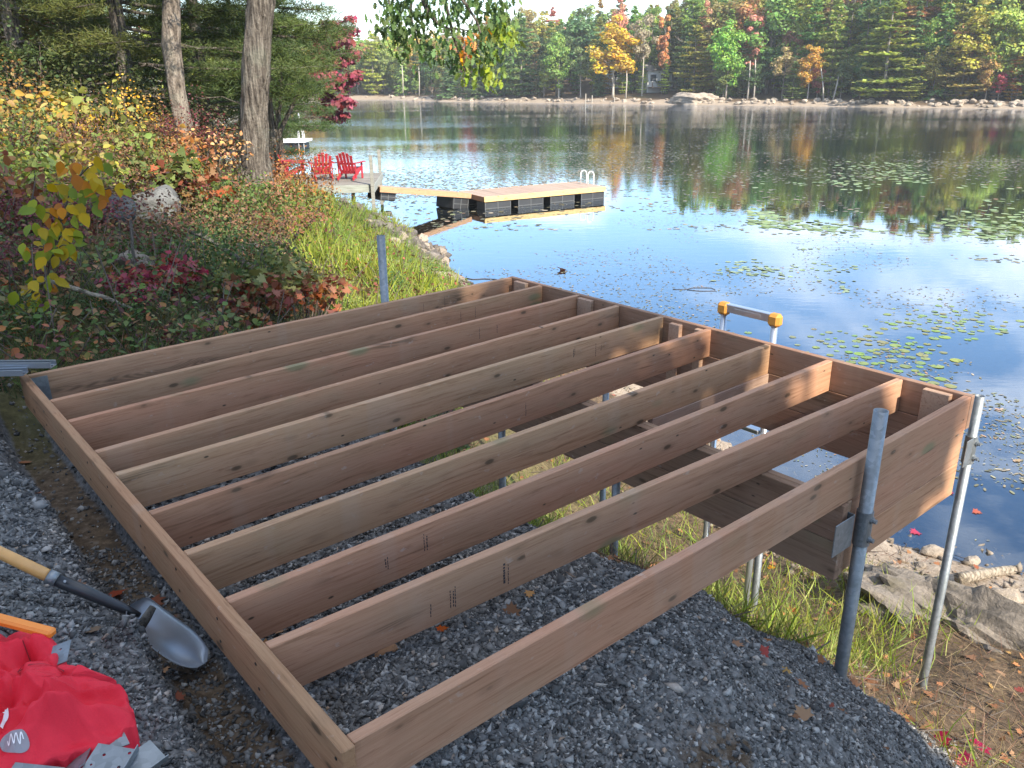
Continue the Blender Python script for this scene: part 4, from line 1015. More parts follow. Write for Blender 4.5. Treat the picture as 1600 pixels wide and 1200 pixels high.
# shoreline stones right of the deck
for k, (u, v, w, lab) in enumerate([(1462, 872, 44, 'tan rock at the waterline right of the outer post'), (1440, 888, 26, 'small pale rock touching the larger tan shoreline rock'), (1398, 828, 40, 'tan rock half hidden behind the skirt boards'),
                                    (1575, 945, 66, 'smooth tan rock below the bleached branch'), (1520, 882, 30, 'flat wet rock in the shallows near the branch'), (1410, 926, 36, 'grey brown rock at the top of the bedrock slab')]):
    rock(u, v, w, lab, mat=ROCK_TAN, seed=30 + k, sx=(1.2, .8, .6), rz=k * .9)
# rubble along the left shore: individual stones
rubble = [rock_mesh('shore_rock', ROCK_TAN if k in (1,) else ROCK_DARK, 50 + k, .25, 2, (1.2, .85, .55)) for k in range(6)]
cnt = 0
for _ in range(4000):
    if cnt >= 150: break
    u, v = random.uniform(560, 700), random.uniform(336, 445)
    P = on_ground(u, v, 8, 40)
    d = float(shore_dist([P[0]], [P[1]])[0])
    if not (-0.35 < d < 2.0) or P[1] > 30.5: continue
    r = random.uniform(.07, .20) * (1.5 if random.random() < .15 else 1)
    o = obj('shore_rock', random.choice(rubble), loc=(P[0], P[1], max(P[2], -.05) + r * .15), rot=(random.uniform(-.4, .4), random.uniform(-.4, .4), random.uniform(0, 6))); o.scale = (r, r * random.uniform(.7, 1), r * random.uniform(.7, 1.2))
    tag(o, 'brown grey stone in the rubble along the left shoreline', 'rock', 'rubble stones on the left shore'); cnt += 1
for k, (u, v, w, lab) in enumerate([(628, 375, 26, 'pale tan stone in the middle of the shore rubble'), (660, 378, 28, 'sandy coloured stone near the waterline of the rubble'), (690, 392, 20, 'outermost stone of the shore rubble, in the water'),
                                    (536, 322, 26, 'dark round boulder under the grey dock front'), (560, 330, 24, 'dark boulder beside the dock corner post'), (680, 446, 24, 'pale stone beside the fallen log')]):
    rock(u, v, w, lab, mat=ROCK_TAN if k in (0, 1, 5) else ROCK_DARK, seed=70 + k, sx=(1, .8, .7), rz=k, y0=8)
def stick(name, pts, rad, mat, lab, cat, seg=10, twigs=()):
    m = MB(); m.tube(pts, rad, seg)
    o = obj(name, m.mesh(name, mat, True)); tag(o, lab, cat)
    for tw in twigs:
        mm = MB(); mm.tube(*tw, 6); obj('twig', mm.mesh('twig', mat, True), o)
    return o
def g_at(u, v, dz=0.0, y0=1.0): P = on_ground(u, v, y0); return P + np.array([0, 0, dz])
def wob(a, b, n, amp, seed):
    r = np.random.default_rng(seed); t = np.linspace(0, 1, n)[:, None]; w = np.cumsum(r.normal(size=(n, 3)), 0); w -= w[0] + (w[-1] - w[0]) * t
    return a + (b - a) * t + w * amp
stick('fallen_log', wob(g_at(560, 412, .10, 9), g_at(712, 446, .08, 9), 9, .03, 1), np.linspace(.05, .10, 9), DRIFT, 'bleached log lying from the grass towards the water', 'log', 12)
stick('bleached_plank', wob(g_at(668, 432, .14, 9), g_at(738, 447, .06, 9), 4, .01, 2), .035, DRIFT, 'thin bleached pole resting beside the fallen log', 'log', 8)
stick('bleached_branch', wob(g_at(1497, 918, .09), g_at(1660, 880, .12), 9, .02, 3), np.linspace(.05, .035, 9), DRIFT, 'bleached driftwood branch reaching into the water at right', 'branch', 10)
stick('driftwood_stick', wob(g_at(1515, 990, .05), g_at(1660, 1015, .05), 7, .012, 4), np.linspace(.012, .02, 7), DRIFT, 'thin grey stick on the shore below the driftwood branch', 'stick', 8)
stick('thin_twig', wob(g_at(1525, 870, .03), g_at(1570, 889, .03), 5, .01, 5), .014, TWIG, 'dark twig in the shallows above the driftwood branch', 'twig', 6)
a = on_ground(213, 452, 3); b = at_y(204, 344, a[1] + .05)
stick('upright_stick', wob(a - np.array([0, 0, .1]), b, 7, .008, 6), np.linspace(.017, .014, 7), BARK_OAK, 'dark upright dead stick in front of the rounded grey boulder', 'stick', 8)
stick('broken_stick', wob(at_y(408, 425, 8.1), at_y(298, 363, 8.9), 7, .015, 7), np.linspace(.035, .02, 7), BARK_OAK, 'dark broken stick leaning over the undergrowth, pale at its upper end', 'stick', 9)
stick('pale_branch', wob(at_y(72, 434, 5.6), at_y(205, 482, 5.7), 9, .010, 8), np.linspace(.02, .011, 9), DRIFT, 'pale dead branch lying below the yellow sapling', 'branch', 8)

def lump_mesh(seed, n=8):
    r = np.random.default_rng(seed); V = np.array([[1, 0, .1], [-1, 0, -.1], [0, 1, 0], [0, -1, .1], [.3, .2, 1], [-.2, -.2, -1]], float)
    V += r.normal(size=V.shape) * .26; V *= np.array([.9, .68, .50]) * r.uniform(.75, 1.25, 3)
    return V, np.array([(0, 2, 4), (2, 1, 4), (1, 3, 4), (3, 0, 4), (2, 0, 5), (1, 2, 5), (3, 1, 5), (0, 3, 5)])
def gravel(name, n, area, smin, smax, seed, dens=lambda x, y: 1, big=.0):
    r = np.random.default_rng(seed); x = r.uniform(area[0], area[1], n); y = r.uniform(area[2], area[3], n)
    sg, tg = st_of(x, y); k = (gravel_w(x, y) > r.uniform(.15, .9, n)) | ((r.random(n) < .05) & (sg > 1.5) & (sg < 3.3) & (tg < 3.6)); x, y = x[k], y[k]
    z = height(x, y); P = np.c_[x, y, z]; k = seen(P, 120); P = P[k]; n = len(P)
    sz = smin + (smax - smin) * r.random(n) ** 3.4 * np.where(r.random(n) < .035, 2.0, 1)
    P[:, 2] += sz * .12
    N = np.c_[r.normal(size=(n, 2)) * .55, np.ones(n)]
    R = rotmats(N, r.uniform(0, 6.3, n)); parts = []; which = r.integers(0, 7, n)
    for q in range(7):
        V, F = lump_mesh(seed * 10 + q); s = which == q; parts.append(scatter(V, F, P[s], R[s], sz[s]))
    V, F = join(parts); o = obj(name, np_mesh(name, V, F, STONE)); o['kind'] = 'stuff'; return o
gravel('crushed_stone', 92000, (-2.6, 0.4, 0.6, 3.2), .0055, .020, 1)
gravel('crushed_stone', 62000, (-1.2, 2.4, 1.2, 4.6), .006, .019, 2)
gravel('crushed_stone', 34000, (-4.2, 0.5, 2.6, 7.0), .009, .024, 3)
gravel('crushed_stone', 50000, (-0.2, 2.6, 0.9, 3.4), .0055, .021, 4)

# ---------------------------------------------------------------- foliage builders
QUAD = (np.array([[0, -.5, 0], [.36, .02, .07], [0, .5, 0], [-.36, -.02, .07]]), np.array([[0, 1, 2], [0, 2, 3]]))
OVATE = (np.array([[0, 0, 0], [.26, .20, .05], [.33, .45, .06], [.18, .78, .02], [0, 1, -.06], [-.18, .78, .02], [-.33, .45, .06], [-.26, .20, .05], [0, .5, -.02]]) - [0, .3, 0],
         np.array([[8, i, (i + 1) % 8] for i in range(8)]))
_mp = [(0, 0), (.20, .06), (.52, -.02), (.40, .20), (.62, .42), (.36, .44), (.28, .52), (.34, .78), (.14, .70), (0, 1.0)]
_mp = _mp + [(-x, y) for x, y in _mp[-2:0:-1]]
MAPLE = (np.array([[x, y - .35, .10 * abs(x) - .05 * y * y] for x, y in _mp] + [[0, 0, 0]]), np.array([[len(_mp), i, (i + 1) % len(_mp)] for i in range(len(_mp))]))
_ok = [(0, 0), (.07, .10), (.20, .16), (.10, .28), (.32, .40), (.14, .48), (.34, .66), (.15, .70), (.16, .88), (0, 1.0)]
_ok = _ok + [(-x, y) for x, y in _ok[-2:0:-1]]
OAK = (np.array([[x, y - .3, .08 * abs(x)] for x, y in _ok] + [[0, .2, -.01]]), np.array([[len(_ok), i, (i + 1) % len(_ok)] for i in range(len(_ok))]))
def leaves(shape, P, N, size, r, hang=False):
    n = len(P)
    if hang:   # tips point down and outwards
        tip = np.c_[r.normal(size=(n, 2)) * .55, -np.ones(n)]; tip /= np.linalg.norm(tip, axis=1)[:, None]
        N = N - tip * np.sum(N * tip, 1)[:, None]; N /= np.linalg.norm(N, axis=1)[:, None] + 1e-9
        R = np.stack([np.cross(tip, N), tip, N], axis=2)
    else: R = rotmats(N, r.uniform(0, 2 * PI, n))
    return scatter(shape[0], shape[1], P, R, size)
def blob(r, n, c, rad, shell=.6):
    d = r.normal(size=(n, 3)); d /= np.linalg.norm(d, axis=1)[:, None]
    q = (shell + (1 - shell) * r.random(n)) ** .8
    return np.asarray(c) + d * q[:, None] * np.asarray(rad), d

def crown_leafy(seed, h, w, base, nc=46, per=80, leaf=.5, shape=QUAD, top=.5):
    """broad-leaved crown: clumps of leaves inside an uneven ellipsoid from z=base to h"""
    r = np.random.default_rng(seed); parts = []; cz = (h + base) / 2; rz = (h - base) / 2; lobes = r.normal(size=(5, 3)); lobes /= np.linalg.norm(lobes, axis=1)[:, None]; cs = []
    for k in range(nc):
        d = r.normal(size=3); d /= np.linalg.norm(d); s = (r.random() ** .4) * (0.80 + .28 * max(0, (lobes @ d).max() - .3))
        tz = d[2] * s; pw = 1 - .35 * max(0, tz) - .15 * max(0, -tz)
        c = np.array([d[0] * s * w * pw, d[1] * s * w * pw, cz + tz * rz]); cr = w * r.uniform(.24, .40); cs.append(c)
        P, D = blob(r, per, c, (cr, cr, cr * .66), .55)
        N = D + np.array([0, 0, .7]) + r.normal(size=(per, 3)) * .45
        parts.append(leaves(shape, P, N, leaf * r.uniform(.6, 1.25, per), r))
    V, F = join(parts); return V, F, cs
def crown_pine(seed, h, w, base, levels=15, per=36, leaf=.55):
    """white pine: uneven whorls of flat, slightly rising plates"""
    r = np.random.default_rng(seed); parts = []
    for L in range(levels):
        t = (L + r.uniform(-.3, .3)) / levels; z = base + (h - base) * t
        ln = w * ((1 - t) ** .75 * .95 + .10) * min(1, .55 + t * 3.0)
        nb = r.integers(4, 7)
        for b in range(nb):
            a = r.uniform(0, 2 * PI); l = ln * r.uniform(.55, 1.12); n = int(per * (.4 + l / w))
            q = r.random(n) ** .7; lat = r.normal(size=n) * l * .16 * (.35 + q)
            x = np.cos(a) * l * q - np.sin(a) * lat; y = np.sin(a) * l * q + np.cos(a) * lat
            zz = z - .10 * l * q + .16 * l * q ** 2.5 + r.normal(size=n) * .13
            N = np.c_[r.normal(size=(n, 2)) * .45, np.ones(n)]
            parts.append(leaves(QUAD, np.c_[x, y, zz], N, leaf * r.uniform(.6, 1.2, n), r))
    n = 60; parts.append(leaves(QUAD, np.c_[r.normal(size=(n, 2)) * .25, h - r.random(n) * 1.4], r.normal(size=(n, 3)), leaf * .8 * np.ones(n), r))
    return join(parts)
def crown_spruce(seed, h, w, base, per=30, leaf=.5):
    r = np.random.default_rng(seed); parts = []; z = base
    while z < h - .3:
        t = (z - base) / (h - base); ln = w * (1 - t) ** .9 + .12
        for b in range(int(6 + 4 * (1 - t))):
            a = r.uniform(0, 2 * PI); l = ln * r.uniform(.7, 1.1); n = int(per * (.25 + .75 * (1 - t)))
            q = r.random(n) ** .8; lat = r.normal(size=n) * l * .12 * (.3 + q)
            P = np.c_[np.cos(a) * l * q - np.sin(a) * lat, np.sin(a) * l * q + np.cos(a) * lat, z - .38 * l * q + r.normal(size=n) * .12]
            N = np.c_[np.cos(a) * .5 + r.normal(size=n) * .4, np.sin(a) * .5 + r.normal(size=n) * .4, np.ones(n)]
            parts.append(leaves(QUAD, P, N, leaf * r.uniform(.6, 1.1, n), r))
        z += (h - base) / 17 * r.uniform(.8, 1.2)
    return join(parts)
def trunk_mesh(h, r0, seed, mat, limbs=(), bend=.25, seg=10, r1=None, n=10):
    r = np.random.default_rng(seed); t = np.linspace(0, 1, n)
    off = np.cumsum(r.normal(size=(n, 2)) * bend * .15, 0) * t[:, None]
    P = np.c_[off, t * h - .35]; m = MB(); rad = r0 * (1 - t * .8) * (1 + .35 * np.exp(-t * 14)) if r1 is None else r0 + (r1 - r0) * t
    m.tube(P, rad, seg)
    for c in limbs:
        c = np.asarray(c, float); zt = max(.25 * h, c[2] - np.hypot(c[0], c[1]) * .7 - .4); s = np.array([np.interp(zt, P[:, 2], P[:, 0]), np.interp(zt, P[:, 2], P[:, 1]), zt])
        q = np.linspace(0, 1, 5)[:, None]; m.tube(s + (c - s) * q + np.array([0, 0, .5]) * np.sin(q * PI) * .6, np.linspace(r0 * .32, r0 * .06, 5), 6)
    return m.mesh('trunk', mat, True)

# near leaf shapes in use: shrubs
def shrub_mesh(seed, n, hgt, rad, shape, leaf, stems=6, clumps=9):
    r = np.random.default_rng(seed); parts = []; tips = []
    for k in range(clumps):
        a = r.uniform(0, 2 * PI); q = r.random() ** .6; c = np.array([np.cos(a) * rad * q, np.sin(a) * rad * q, hgt * r.uniform(.3, .95) * (1 - .35 * q)]); tips.append(c)
        m = n // clumps; P, D = blob(r, m, c, (rad * .42, rad * .42, hgt * .26), .2)
        P[:, 2] = np.maximum(P[:, 2], .02)
        N = D * .5 + np.array([0, 0, .7]) + r.normal(size=(m, 3)) * .6
        parts.append(leaves(shape, P, N, leaf * r.uniform(.55, 1.25, m), r))
    V, F = join(parts); fol = np_mesh('foliage', V, F, LEAF)
    mm = MB()
    for c in tips[:stems]:
        b = np.array([c[0] * .15, c[1] * .15, -.1]); q = np.linspace(0, 1, 5)[:, None]
        mm.tube(b + (c - b) * q + np.array([c[0], c[1], 0]) * .15 * np.sin(q * PI), np.linspace(.013, .004, 5) * (1 + hgt * .4), 5)
    return fol, mm.mesh('stem', TWIG, True)
SHR = {'small': [shrub_mesh(k, 620, .75, .62, OVATE, .055, clumps=13) for k in range(3)],
       'maple': [shrub_mesh(10 + k, 320, .8, .6, MAPLE, .10, clumps=12) for k in range(2)],
       'fine': [shrub_mesh(20 + k, 1100, .55, .62, OVATE, .034, clumps=18) for k in range(3)],
       'broad': [shrub_mesh(40 + k, 260, 1.3, .7, OVATE, .12, stems=8, clumps=12) for k in range(2)],
       'tall': [shrub_mesh(30 + k, 1500, 1.9, 1.0, OVATE, .062, stems=9, clumps=24) for k in range(3)]}
def shrub(kind, x, y, col, lab, scale=1.0, group=None, dz=0.0, cat='shrub', name='shrub', zs=1.0):
    f, s = random.choice(SHR[kind]); t = thing(name, lab, cat, (x, y, hz(x, y) + dz - .03), random.uniform(0, 6.3), group)
    t.scale = (scale, scale, scale * zs)
    obj('foliage', f, t, color=col); obj('stem', s, t); return t

RUST, ORANGE, MAROON, BROWN_, OLIVE, GREEN, DKGREEN, YEL, GOLD, PINK = (.24, .11, .055), (.40, .17, .05), (.12, .035, .035), (.17, .085, .05), (.17, .16, .045), (.10, .155, .035), (.05, .085, .028), (.42, .36, .05), (.50, .32, .06), (.30, .10, .10)
SHL = [  # px, distance, kind, colour, scale, label
    (470, 17.5, 'tall', ORANGE, .72, 'glowing orange leaved shrub hiding the left part of the neighbour dock'),
    (428, 15.6, 'small', (.22, .12, .06), 1.2, 'rust brown shrub at the foot of the big oak trunk'),
    (338, 14.2, 'small', (.50, .30, .13), 1.35, 'sunlit tan shrub between the two big trunks'),
    (318, 14.6, 'tall', MAROON, .72, 'dark maroon shrub behind the leaning pine trunk'),
    (245, 13.0, 'tall', (.13, .11, .04), .62, 'rust and green tall shrub left of the leaning pine trunk'),
    (160, 12.0, 'tall', (.15, .08, .045), .58, 'tall russet shrub on the upper slope'),
    (70, 11.0, 'tall', (.16, .09, .05), .55, 'tall brown shrub near the left edge of the slope'),
    (205, 14.8, 'tall', GOLD, .80, 'golden yellow leaved tall shrub reaching up beside the pine trunk'),
    (20, 9.5, 'tall', (.12, .18, .04), .42, 'green broad leaved shrub above the far left ledge rock'),
    (105, 9.5, 'small', (.15, .19, .04), 1.3, 'yellowish green shrub above the grey boulder'),
    (300, 11.5, 'maple', (.24, .11, .045), 1.1, 'russet maple seedling in front of the leaning trunk'),
    (262, 11.5, 'maple', (.10, .13, .035), 1.2, 'green maple seedling under the leaning trunk'),
    (275, 11.6, 'small', MAROON, 1.0, 'maroon shrub just behind the rounded grey boulder'),
    (360, 12.8, 'small', GREEN, 1.0, 'green shrub left of the big oak trunk foot'),
    (398, 13.2, 'small', (.30, .17, .09), .9, 'orange tan shrub directly in front of the oak trunk'),
    (455, 14.5, 'small', (.28, .15, .05), 1.1, 'orange red shrub at the edge of the bright grass'),
    (415, 11.5, 'fine', (.20, .11, .055), 1.4, 'low copper coloured shrub above the flat grey rock'),
    (330, 10.5, 'fine', (.17, .12, .055), 1.4, 'low copper shrub above the broken stick'),
    (365, 11.0, 'fine', (.075, .12, .03), 1.5, 'low green shrub in the middle of the slope'),
    (315, 10.0, 'fine', (.22, .12, .07), 1.0, 'low salmon brown shrub beside the rounded boulder'),
    (12, 6.2, 'small', MAROON, .55, 'dark maroon shrub at the left edge beside the yellow sapling'),
    (30, 7.8, 'small', PINK, .5, 'pinkish red leaved seedling above the maroon shrub'),
    (60, 7.8, 'fine', (.20, .045, .06), 1.0, 'low wine red shrub behind the yellow sapling'),
    (165, 7.8, 'fine', (.16, .08, .05), 1.2, 'low brown shrub behind the pale dead branch'),
    (150, 5.9, 'fine', DKGREEN, .6, 'low dark green shrub below the pale dead branch'),
    (-20, 5.3, 'fine', (.055, .09, .03), .6, 'low dark green shrub at the left edge above the rails'),
    (250, 6.8, 'maple', (.24, .05, .04), .55, 'small red maple seedling behind the far joist'),
    (185, 6.2, 'maple', (.26, .05, .06), .42, 'tiny crimson seedling close to the far joist'),
    (300, 7.4, 'fine', (.06, .10, .03), 1.25, 'dark green fine leaved shrub below the broken stick'),
    (265, 8.0, 'fine', (.055, .10, .03), .9, 'dark green fine leaved shrub at the foot of the upright stick'),
    (345, 8.4, 'fine', (.07, .11, .03), 1.2, 'dark green low shrub right of the broken stick'),
    (410, 7.6, 'maple', (.16, .17, .05), .85, 'green and red maple seedling next to the far joist'),
    (455, 8.0, 'maple', (.25, .10, .045), .8, 'reddish maple seedling at the lower end of the bright grass'),
    (375, 7.0, 'maple', (.20, .085, .04), .65, 'brownish red maple seedling under the broken stick end'),
    (500, 9.0, 'small', (.19, .22, .06), .7, 'pale green weed at the edge of the bright grass'),
    (640, 11.8, 'small', (.06, .11, .04), .5, 'dark green weed by the far steel pipe'),
    (585, 10.5, 'small', (.06, .12, .04), .55, 'dark green weed left of the far steel pipe'),
    (145, 10.8, 'fine', (.18, .10, .05), 1.3, 'low orange brown shrub behind the low grey boulder'),
    (205, 11.3, 'fine', (.12, .10, .04), 1.4, 'low olive brown shrub up the slope behind the boulder'),
    (95, 8.6, 'fine', (.17, .10, .06), 1.4, 'low dull brown shrub behind the yellow sapling leaves'),
    (320, 13.2, 'small', (.24, .13, .06), .9, 'copper shrub left of the sunlit tan shrub'),
    (270, 14.6, 'tall', (.16, .08, .045), .6, 'dull red brown tall shrub behind the leaning trunk'),
    (120, 13.8, 'tall', (.12, .13, .04), .7, 'olive tall shrub high on the slope'),
    (10, 13.0, 'tall', (.22, .13, .04), .8, 'tall orange brown shrub in the upper left corner'),
]
SHL += [(30, 8.6, 'broad', (.20, .25, .06), .75, 'yellow green broad leaved bush at the left edge behind the sapling'), (-30, 7.4, 'broad', (.26, .13, .05), .75, 'orange brown broad leaved bush cut by the left edge'), (115, 10.2, 'broad', (.30, .26, .06), .8, 'yellowish broad leaved bush above the low grey boulder'), (215, 12.6, 'broad', (.15, .20, .05), .9, 'green broad leaved bush above the rounded boulder'), (70, 12.0, 'broad', (.34, .24, .06), 1.0, 'golden broad leaved bush high at the left'), (285, 13.4, 'broad', (.30, .15, .05), .8, 'orange broad leaved bush under the leaning pine trunk'), (165, 13.6, 'broad', (.20, .22, .06), 1.2, 'olive green broad leaved bush left of the golden shrub'), (5, 10.6, 'tall', (.12, .16, .045), .8, 'tall green bush rising at the left edge')]
SHL += [(375, 12.0, 'small', (.07, .11, .03), .9, 'dark green shrub below the oak trunk on the slope'), (440, 12.8, 'fine', (.11, .15, .04), 1.3, 'yellowish low shrub at the border of the bright grass'), (310, 12.4, 'small', (.10, .075, .04), .9, 'dark brown withered shrub under the leaning trunk'), (345, 9.4, 'fine', (.12, .07, .04), 1.2, 'dark brown withered low shrub by the broken stick'), (285, 9.2, 'fine', (.06, .10, .03), 1.0, 'dark green low shrub right of the rounded boulder'), (400, 9.6, 'small', (.09, .13, .035), .7, 'small green shrub beside the bright grass')]
SHL += [(60, 15.5, 'tall', (.055, .085, .03), 1.1, 'dark green understory bush below the corner pine'), (150, 16.5, 'tall', (.07, .085, .03), 1.15, 'dark olive understory bush left of the golden shrub'), (255, 18.0, 'tall', (.06, .09, .03), 1.1, 'dark green understory bush behind the leaning pine trunk'), (345, 19.0, 'tall', (.07, .075, .035), 1.0, 'dark brown green bush between the trunks farther back'), (100, 20.0, 'tall', (.12, .07, .04), 1.3, 'dull brown bush high on the bank'), (200, 21.5, 'tall', (.06, .085, .03), 1.3, 'dark bush under the dead pine limbs'), (300, 22.5, 'tall', (.075, .09, .03), 1.2, 'dark bush at the cove edge left of the oak'), (20, 18.0, 'tall', (.10, .07, .035), 1.2, 'dark russet bush at the left edge high up'), (352, 25.0, 'tall', (.10, .12, .035), 1.1, 'olive bush on the cove shore left of the oak')]
for u, Y, kind, col, sc_, lab in SHL:
    x = float(ray(u, 300)[0] * Y); shrub(kind, x, Y, col, lab, sc_)

# the yellow sapling in front of the slope: each leaf its own piece
r6 = np.random.default_rng(66)
base = on_ground(60, 512, 3); YS = float(base[1]); base = np.array([base[0], YS, hz(base[0], YS)])
sap = thing('yellow_sapling', 'thin sapling with large yellow and green oval leaves in front of the slope', 'sapling', base)
SAPPX = [(150, 250, 'y'), (158, 262, 'g'), (100, 265, 'o'), (118, 258, 'o'), (135, 268, 'y'), (155, 290, 'y'), (148, 286, 'y'), (95, 292, 'y'), (85, 288, 'y'), (112, 300, 'g'), (122, 305, 'g'), (135, 302, 'g'), (100, 298, 'g'), (160, 310, 'o'), (165, 318, 'o'), (148, 315, 'g'), (128, 340, 'y'), (102, 340, 'o'), (110, 322, 'y'), (45, 325, 'g'), (60, 325, 'g'), (72, 335, 'y'), (78, 342, 'o'), (55, 352, 'g'), (88, 355, 'y'), (102, 362, 'y'), (82, 362, 'g'), (65, 365, 'y'), (112, 372, 'g'), (120, 380, 'g'), (98, 376, 'y'), (78, 372, 'g'), (88, 390, 'o'), (100, 386, 'y'), (110, 395, 'y'), (42, 395, 'g'), (38, 388, 'o'), (82, 385, 'g'), (72, 412, 'y'), (88, 408, 'y'), (50, 440, 'g'), (62, 436, 'y'), (75, 446, 'g'), (42, 452, 'y'), (58, 462, 'y'), (70, 470, 'g'), (48, 478, 'g'), (82, 452, 'o'), (30, 470, 'g'), (20, 462, 'g'), (92, 440, 'y'), (130, 285, 'y'), (118, 280, 'o'), (142, 296, 'o'), (115, 345, 'g'), (125, 325, 'y'), (92, 325, 'o'), (68, 400, 'g'), (58, 380, 'y'), (190, 295, 'y'), (200, 300, 'g'), (166, 240, 'g'), (108, 310, 'y'), (140, 275, 'y')]
leafme = np_mesh('leaf', OVATE[0], OVATE[1], LEAF)
LC = {'y': [(.50, .38, .04), (.44, .36, .06)], 'g': [(.26, .32, .05), (.17, .25, .05)], 'o': [(.52, .26, .03), (.44, .22, .06)]}
m = MB(); stem_pts = [at_y(u, v, YS + dy) for u, v, dy in [(62, 500, 0), (72, 440, 0), (84, 390, -.05), (95, 345, -.1), (110, 300, -.12), (130, 265, -.15)]]
m.tube([np.array(p) - base for p in stem_pts], np.linspace(.012, .004, 6), 7)
for (u0, v0), (u1, v1) in [((72, 440), (35, 465)), ((84, 390), (115, 385)), ((84, 390), (45, 388)), ((95, 345), (60, 330)), ((95, 345), (150, 315)), ((110, 300), (85, 288)), ((115, 295), (165, 300)), ((72, 440), (85, 450)), ((120, 280), (158, 252)), ((150, 300), (198, 297))]:
    a, b = np.array(at_y(u0, v0, YS - .1)) - base, np.array(at_y(u1, v1, YS - .15)) - base; m.tube([a, (a + b) / 2 + [0, 0, .02], b], [.006, .004, .003], 5)
obj('stem', m.mesh('stem', TWIG, True), sap)
for u, v, c in SAPPX + [(u_ + 9 * math.sin(i_ * 2.1), v_ + 10 * math.cos(i_ * 1.7), c_) for i_, (u_, v_, c_) in enumerate(SAPPX[:58])]:
    P = np.array(at_y(u + r6.uniform(-3, 3), v + r6.uniform(-3, 3), YS - .1 + r6.uniform(-.18, .12))) - base
    n = np.array([r6.normal() * .45 + .15, -.75 + r6.normal() * .3, .55 + r6.normal() * .3]); n /= np.linalg.norm(n)
    tip = np.array([r6.normal() * .7 + .2, r6.normal() * .3, -1.0]); tip -= n * (tip @ n); tip /= np.linalg.norm(tip)
    o = obj('leaf', leafme, sap, color=LC[c][r6.integers(0, 2)]); Mx = Matrix.Identity(4)
    R = np.stack([np.cross(tip, n), tip, n], 1) * r6.uniform(.075, .115)
    for i in range(3):
        for j in range(3): Mx[i][j] = R[i, j]
        Mx[i][3] = P[i]
    o.matrix_local = Mx

# ---------------------------------------------------------------- near trees
def pine_boughs(seed, z0, z1, lmax, nb, center, leaf=.15, side=None, dens=60):
    """boughs with tufts of needles; returns needle mesh and limb tubes in tree space"""
    r = np.random.default_rng(seed); NP = []; m = MB()
    for b in range(nb):
        t = b / nb; z = z0 + (z1 - z0) * t + r.uniform(-.2, .2); a = r.uniform(0, 2 * PI) if side is None else side + r.normal() * 1.1
        l = lmax * r.uniform(.6, 1.1) * (1 - .25 * t); d = np.array([np.cos(a), np.sin(a), 0]); c0 = np.array([*center(z), z])
        q = np.linspace(0, 1, 7)[:, None]; P = c0 + d * l * q + np.array([0, 0, 1]) * (-.12 * l * q + .10 * l * q ** 2)
        m.tube(P, np.linspace(.045, .008, 7), 5)
        n = int(dens * l / 3); qq = .22 + .78 * r.random(n) ** .75; lat = r.normal(size=n) * l * .15 * (.4 + qq)
        base_ = c0 + d * l * qq[:, None] + np.array([-d[1], d[0], 0]) * lat[:, None]; base_[:, 2] += -.12 * l * qq + .10 * l * qq ** 2 + r.normal(size=n) * .07
        NP.append(base_)
    P = np.concatenate(NP); n = len(P); k = 16
    D = r.normal(size=(n * k, 3)) * np.array([1, 1, .55]) + np.array([0, 0, .35]); D /= np.linalg.norm(D, axis=1)[:, None]
    s = r.normal(size=(n * k, 3)); s -= D * np.sum(s * D, 1)[:, None]; s /= np.linalg.norm(s, axis=1)[:, None]
    B = np.repeat(P, k, 0) + r.normal(size=(n * k, 3)) * .05; L = leaf * r.uniform(.7, 1.3, n * k)[:, None]
    V = np.stack([B - s * .008, B + s * .008, B + D * L], 1).reshape(-1, 3); F = np.arange(n * k * 3).reshape(-1, 3)
    return np_mesh('needles', V, F, NEEDLE), m
def big_trunk(pts, rad, mat, seed, seg=40, ridge_=.02):
    """a trunk with bark ridges, from world points"""
    pts = np.asarray(pts, float); n = 60; t = np.linspace(0, 1, len(pts)); tt = np.linspace(0, 1, n)
    P = np.stack([np.interp(tt, t, pts[:, i]) for i in range(3)], 1); R = np.interp(tt, t, rad)
    V, F = tube(P, R, seg); V = np.array(V); k = np.arange(len(V)); ring = k // seg; a = (k % seg) / seg
    h = fbm(a * 18 + seed, ring * .35 + seed, 3) + .5 * np.abs(vnoise(a * 26 + 3 * vnoise(ring * .3, a * 3), ring * .12) - .5)
    c = P[ring]; V = c + (V - c) * (1 + (h - .7) * ridge_ / R[ring] * 2.0)[:, None]
    return V, F
# the big oak: trunk, limb out over the frame, hanging leaves
gx0, gy0 = float(ray(398, 280)[0] * 14.3), 14.3
oak = thing('oak_tree', 'big oak with ridged grey trunk and a leafy limb hanging over the water', 'tree', (gx0, gy0, hz(gx0, gy0)))
o0 = np.array(oak.location)
tp = [np.array(at_y(400, 300, 14.3)) - [0, 0, .3], at_y(400, 278, 14.3), at_y(399, 255, 14.3), at_y(397, 180, 14.3), at_y(402, 90, 14.3), at_y(408, 0, 14.3), np.array(at_y(414, -150, 14.3)), np.array(at_y(418, -420, 14.3))]
V, F = big_trunk(np.array(tp) - o0, [.34, .30, .245, .225, .22, .215, .20, .13], BARK_OAK, 2, ridge_=.034)
m = MB(); m.add(V, F); obj('trunk', m.mesh('trunk', BARK_OAK, True), oak)
m = MB(); LP = []
r7 = np.random.default_rng(77)
s0 = np.array(at_y(414, -170, 14.3)) - o0
twigs = []
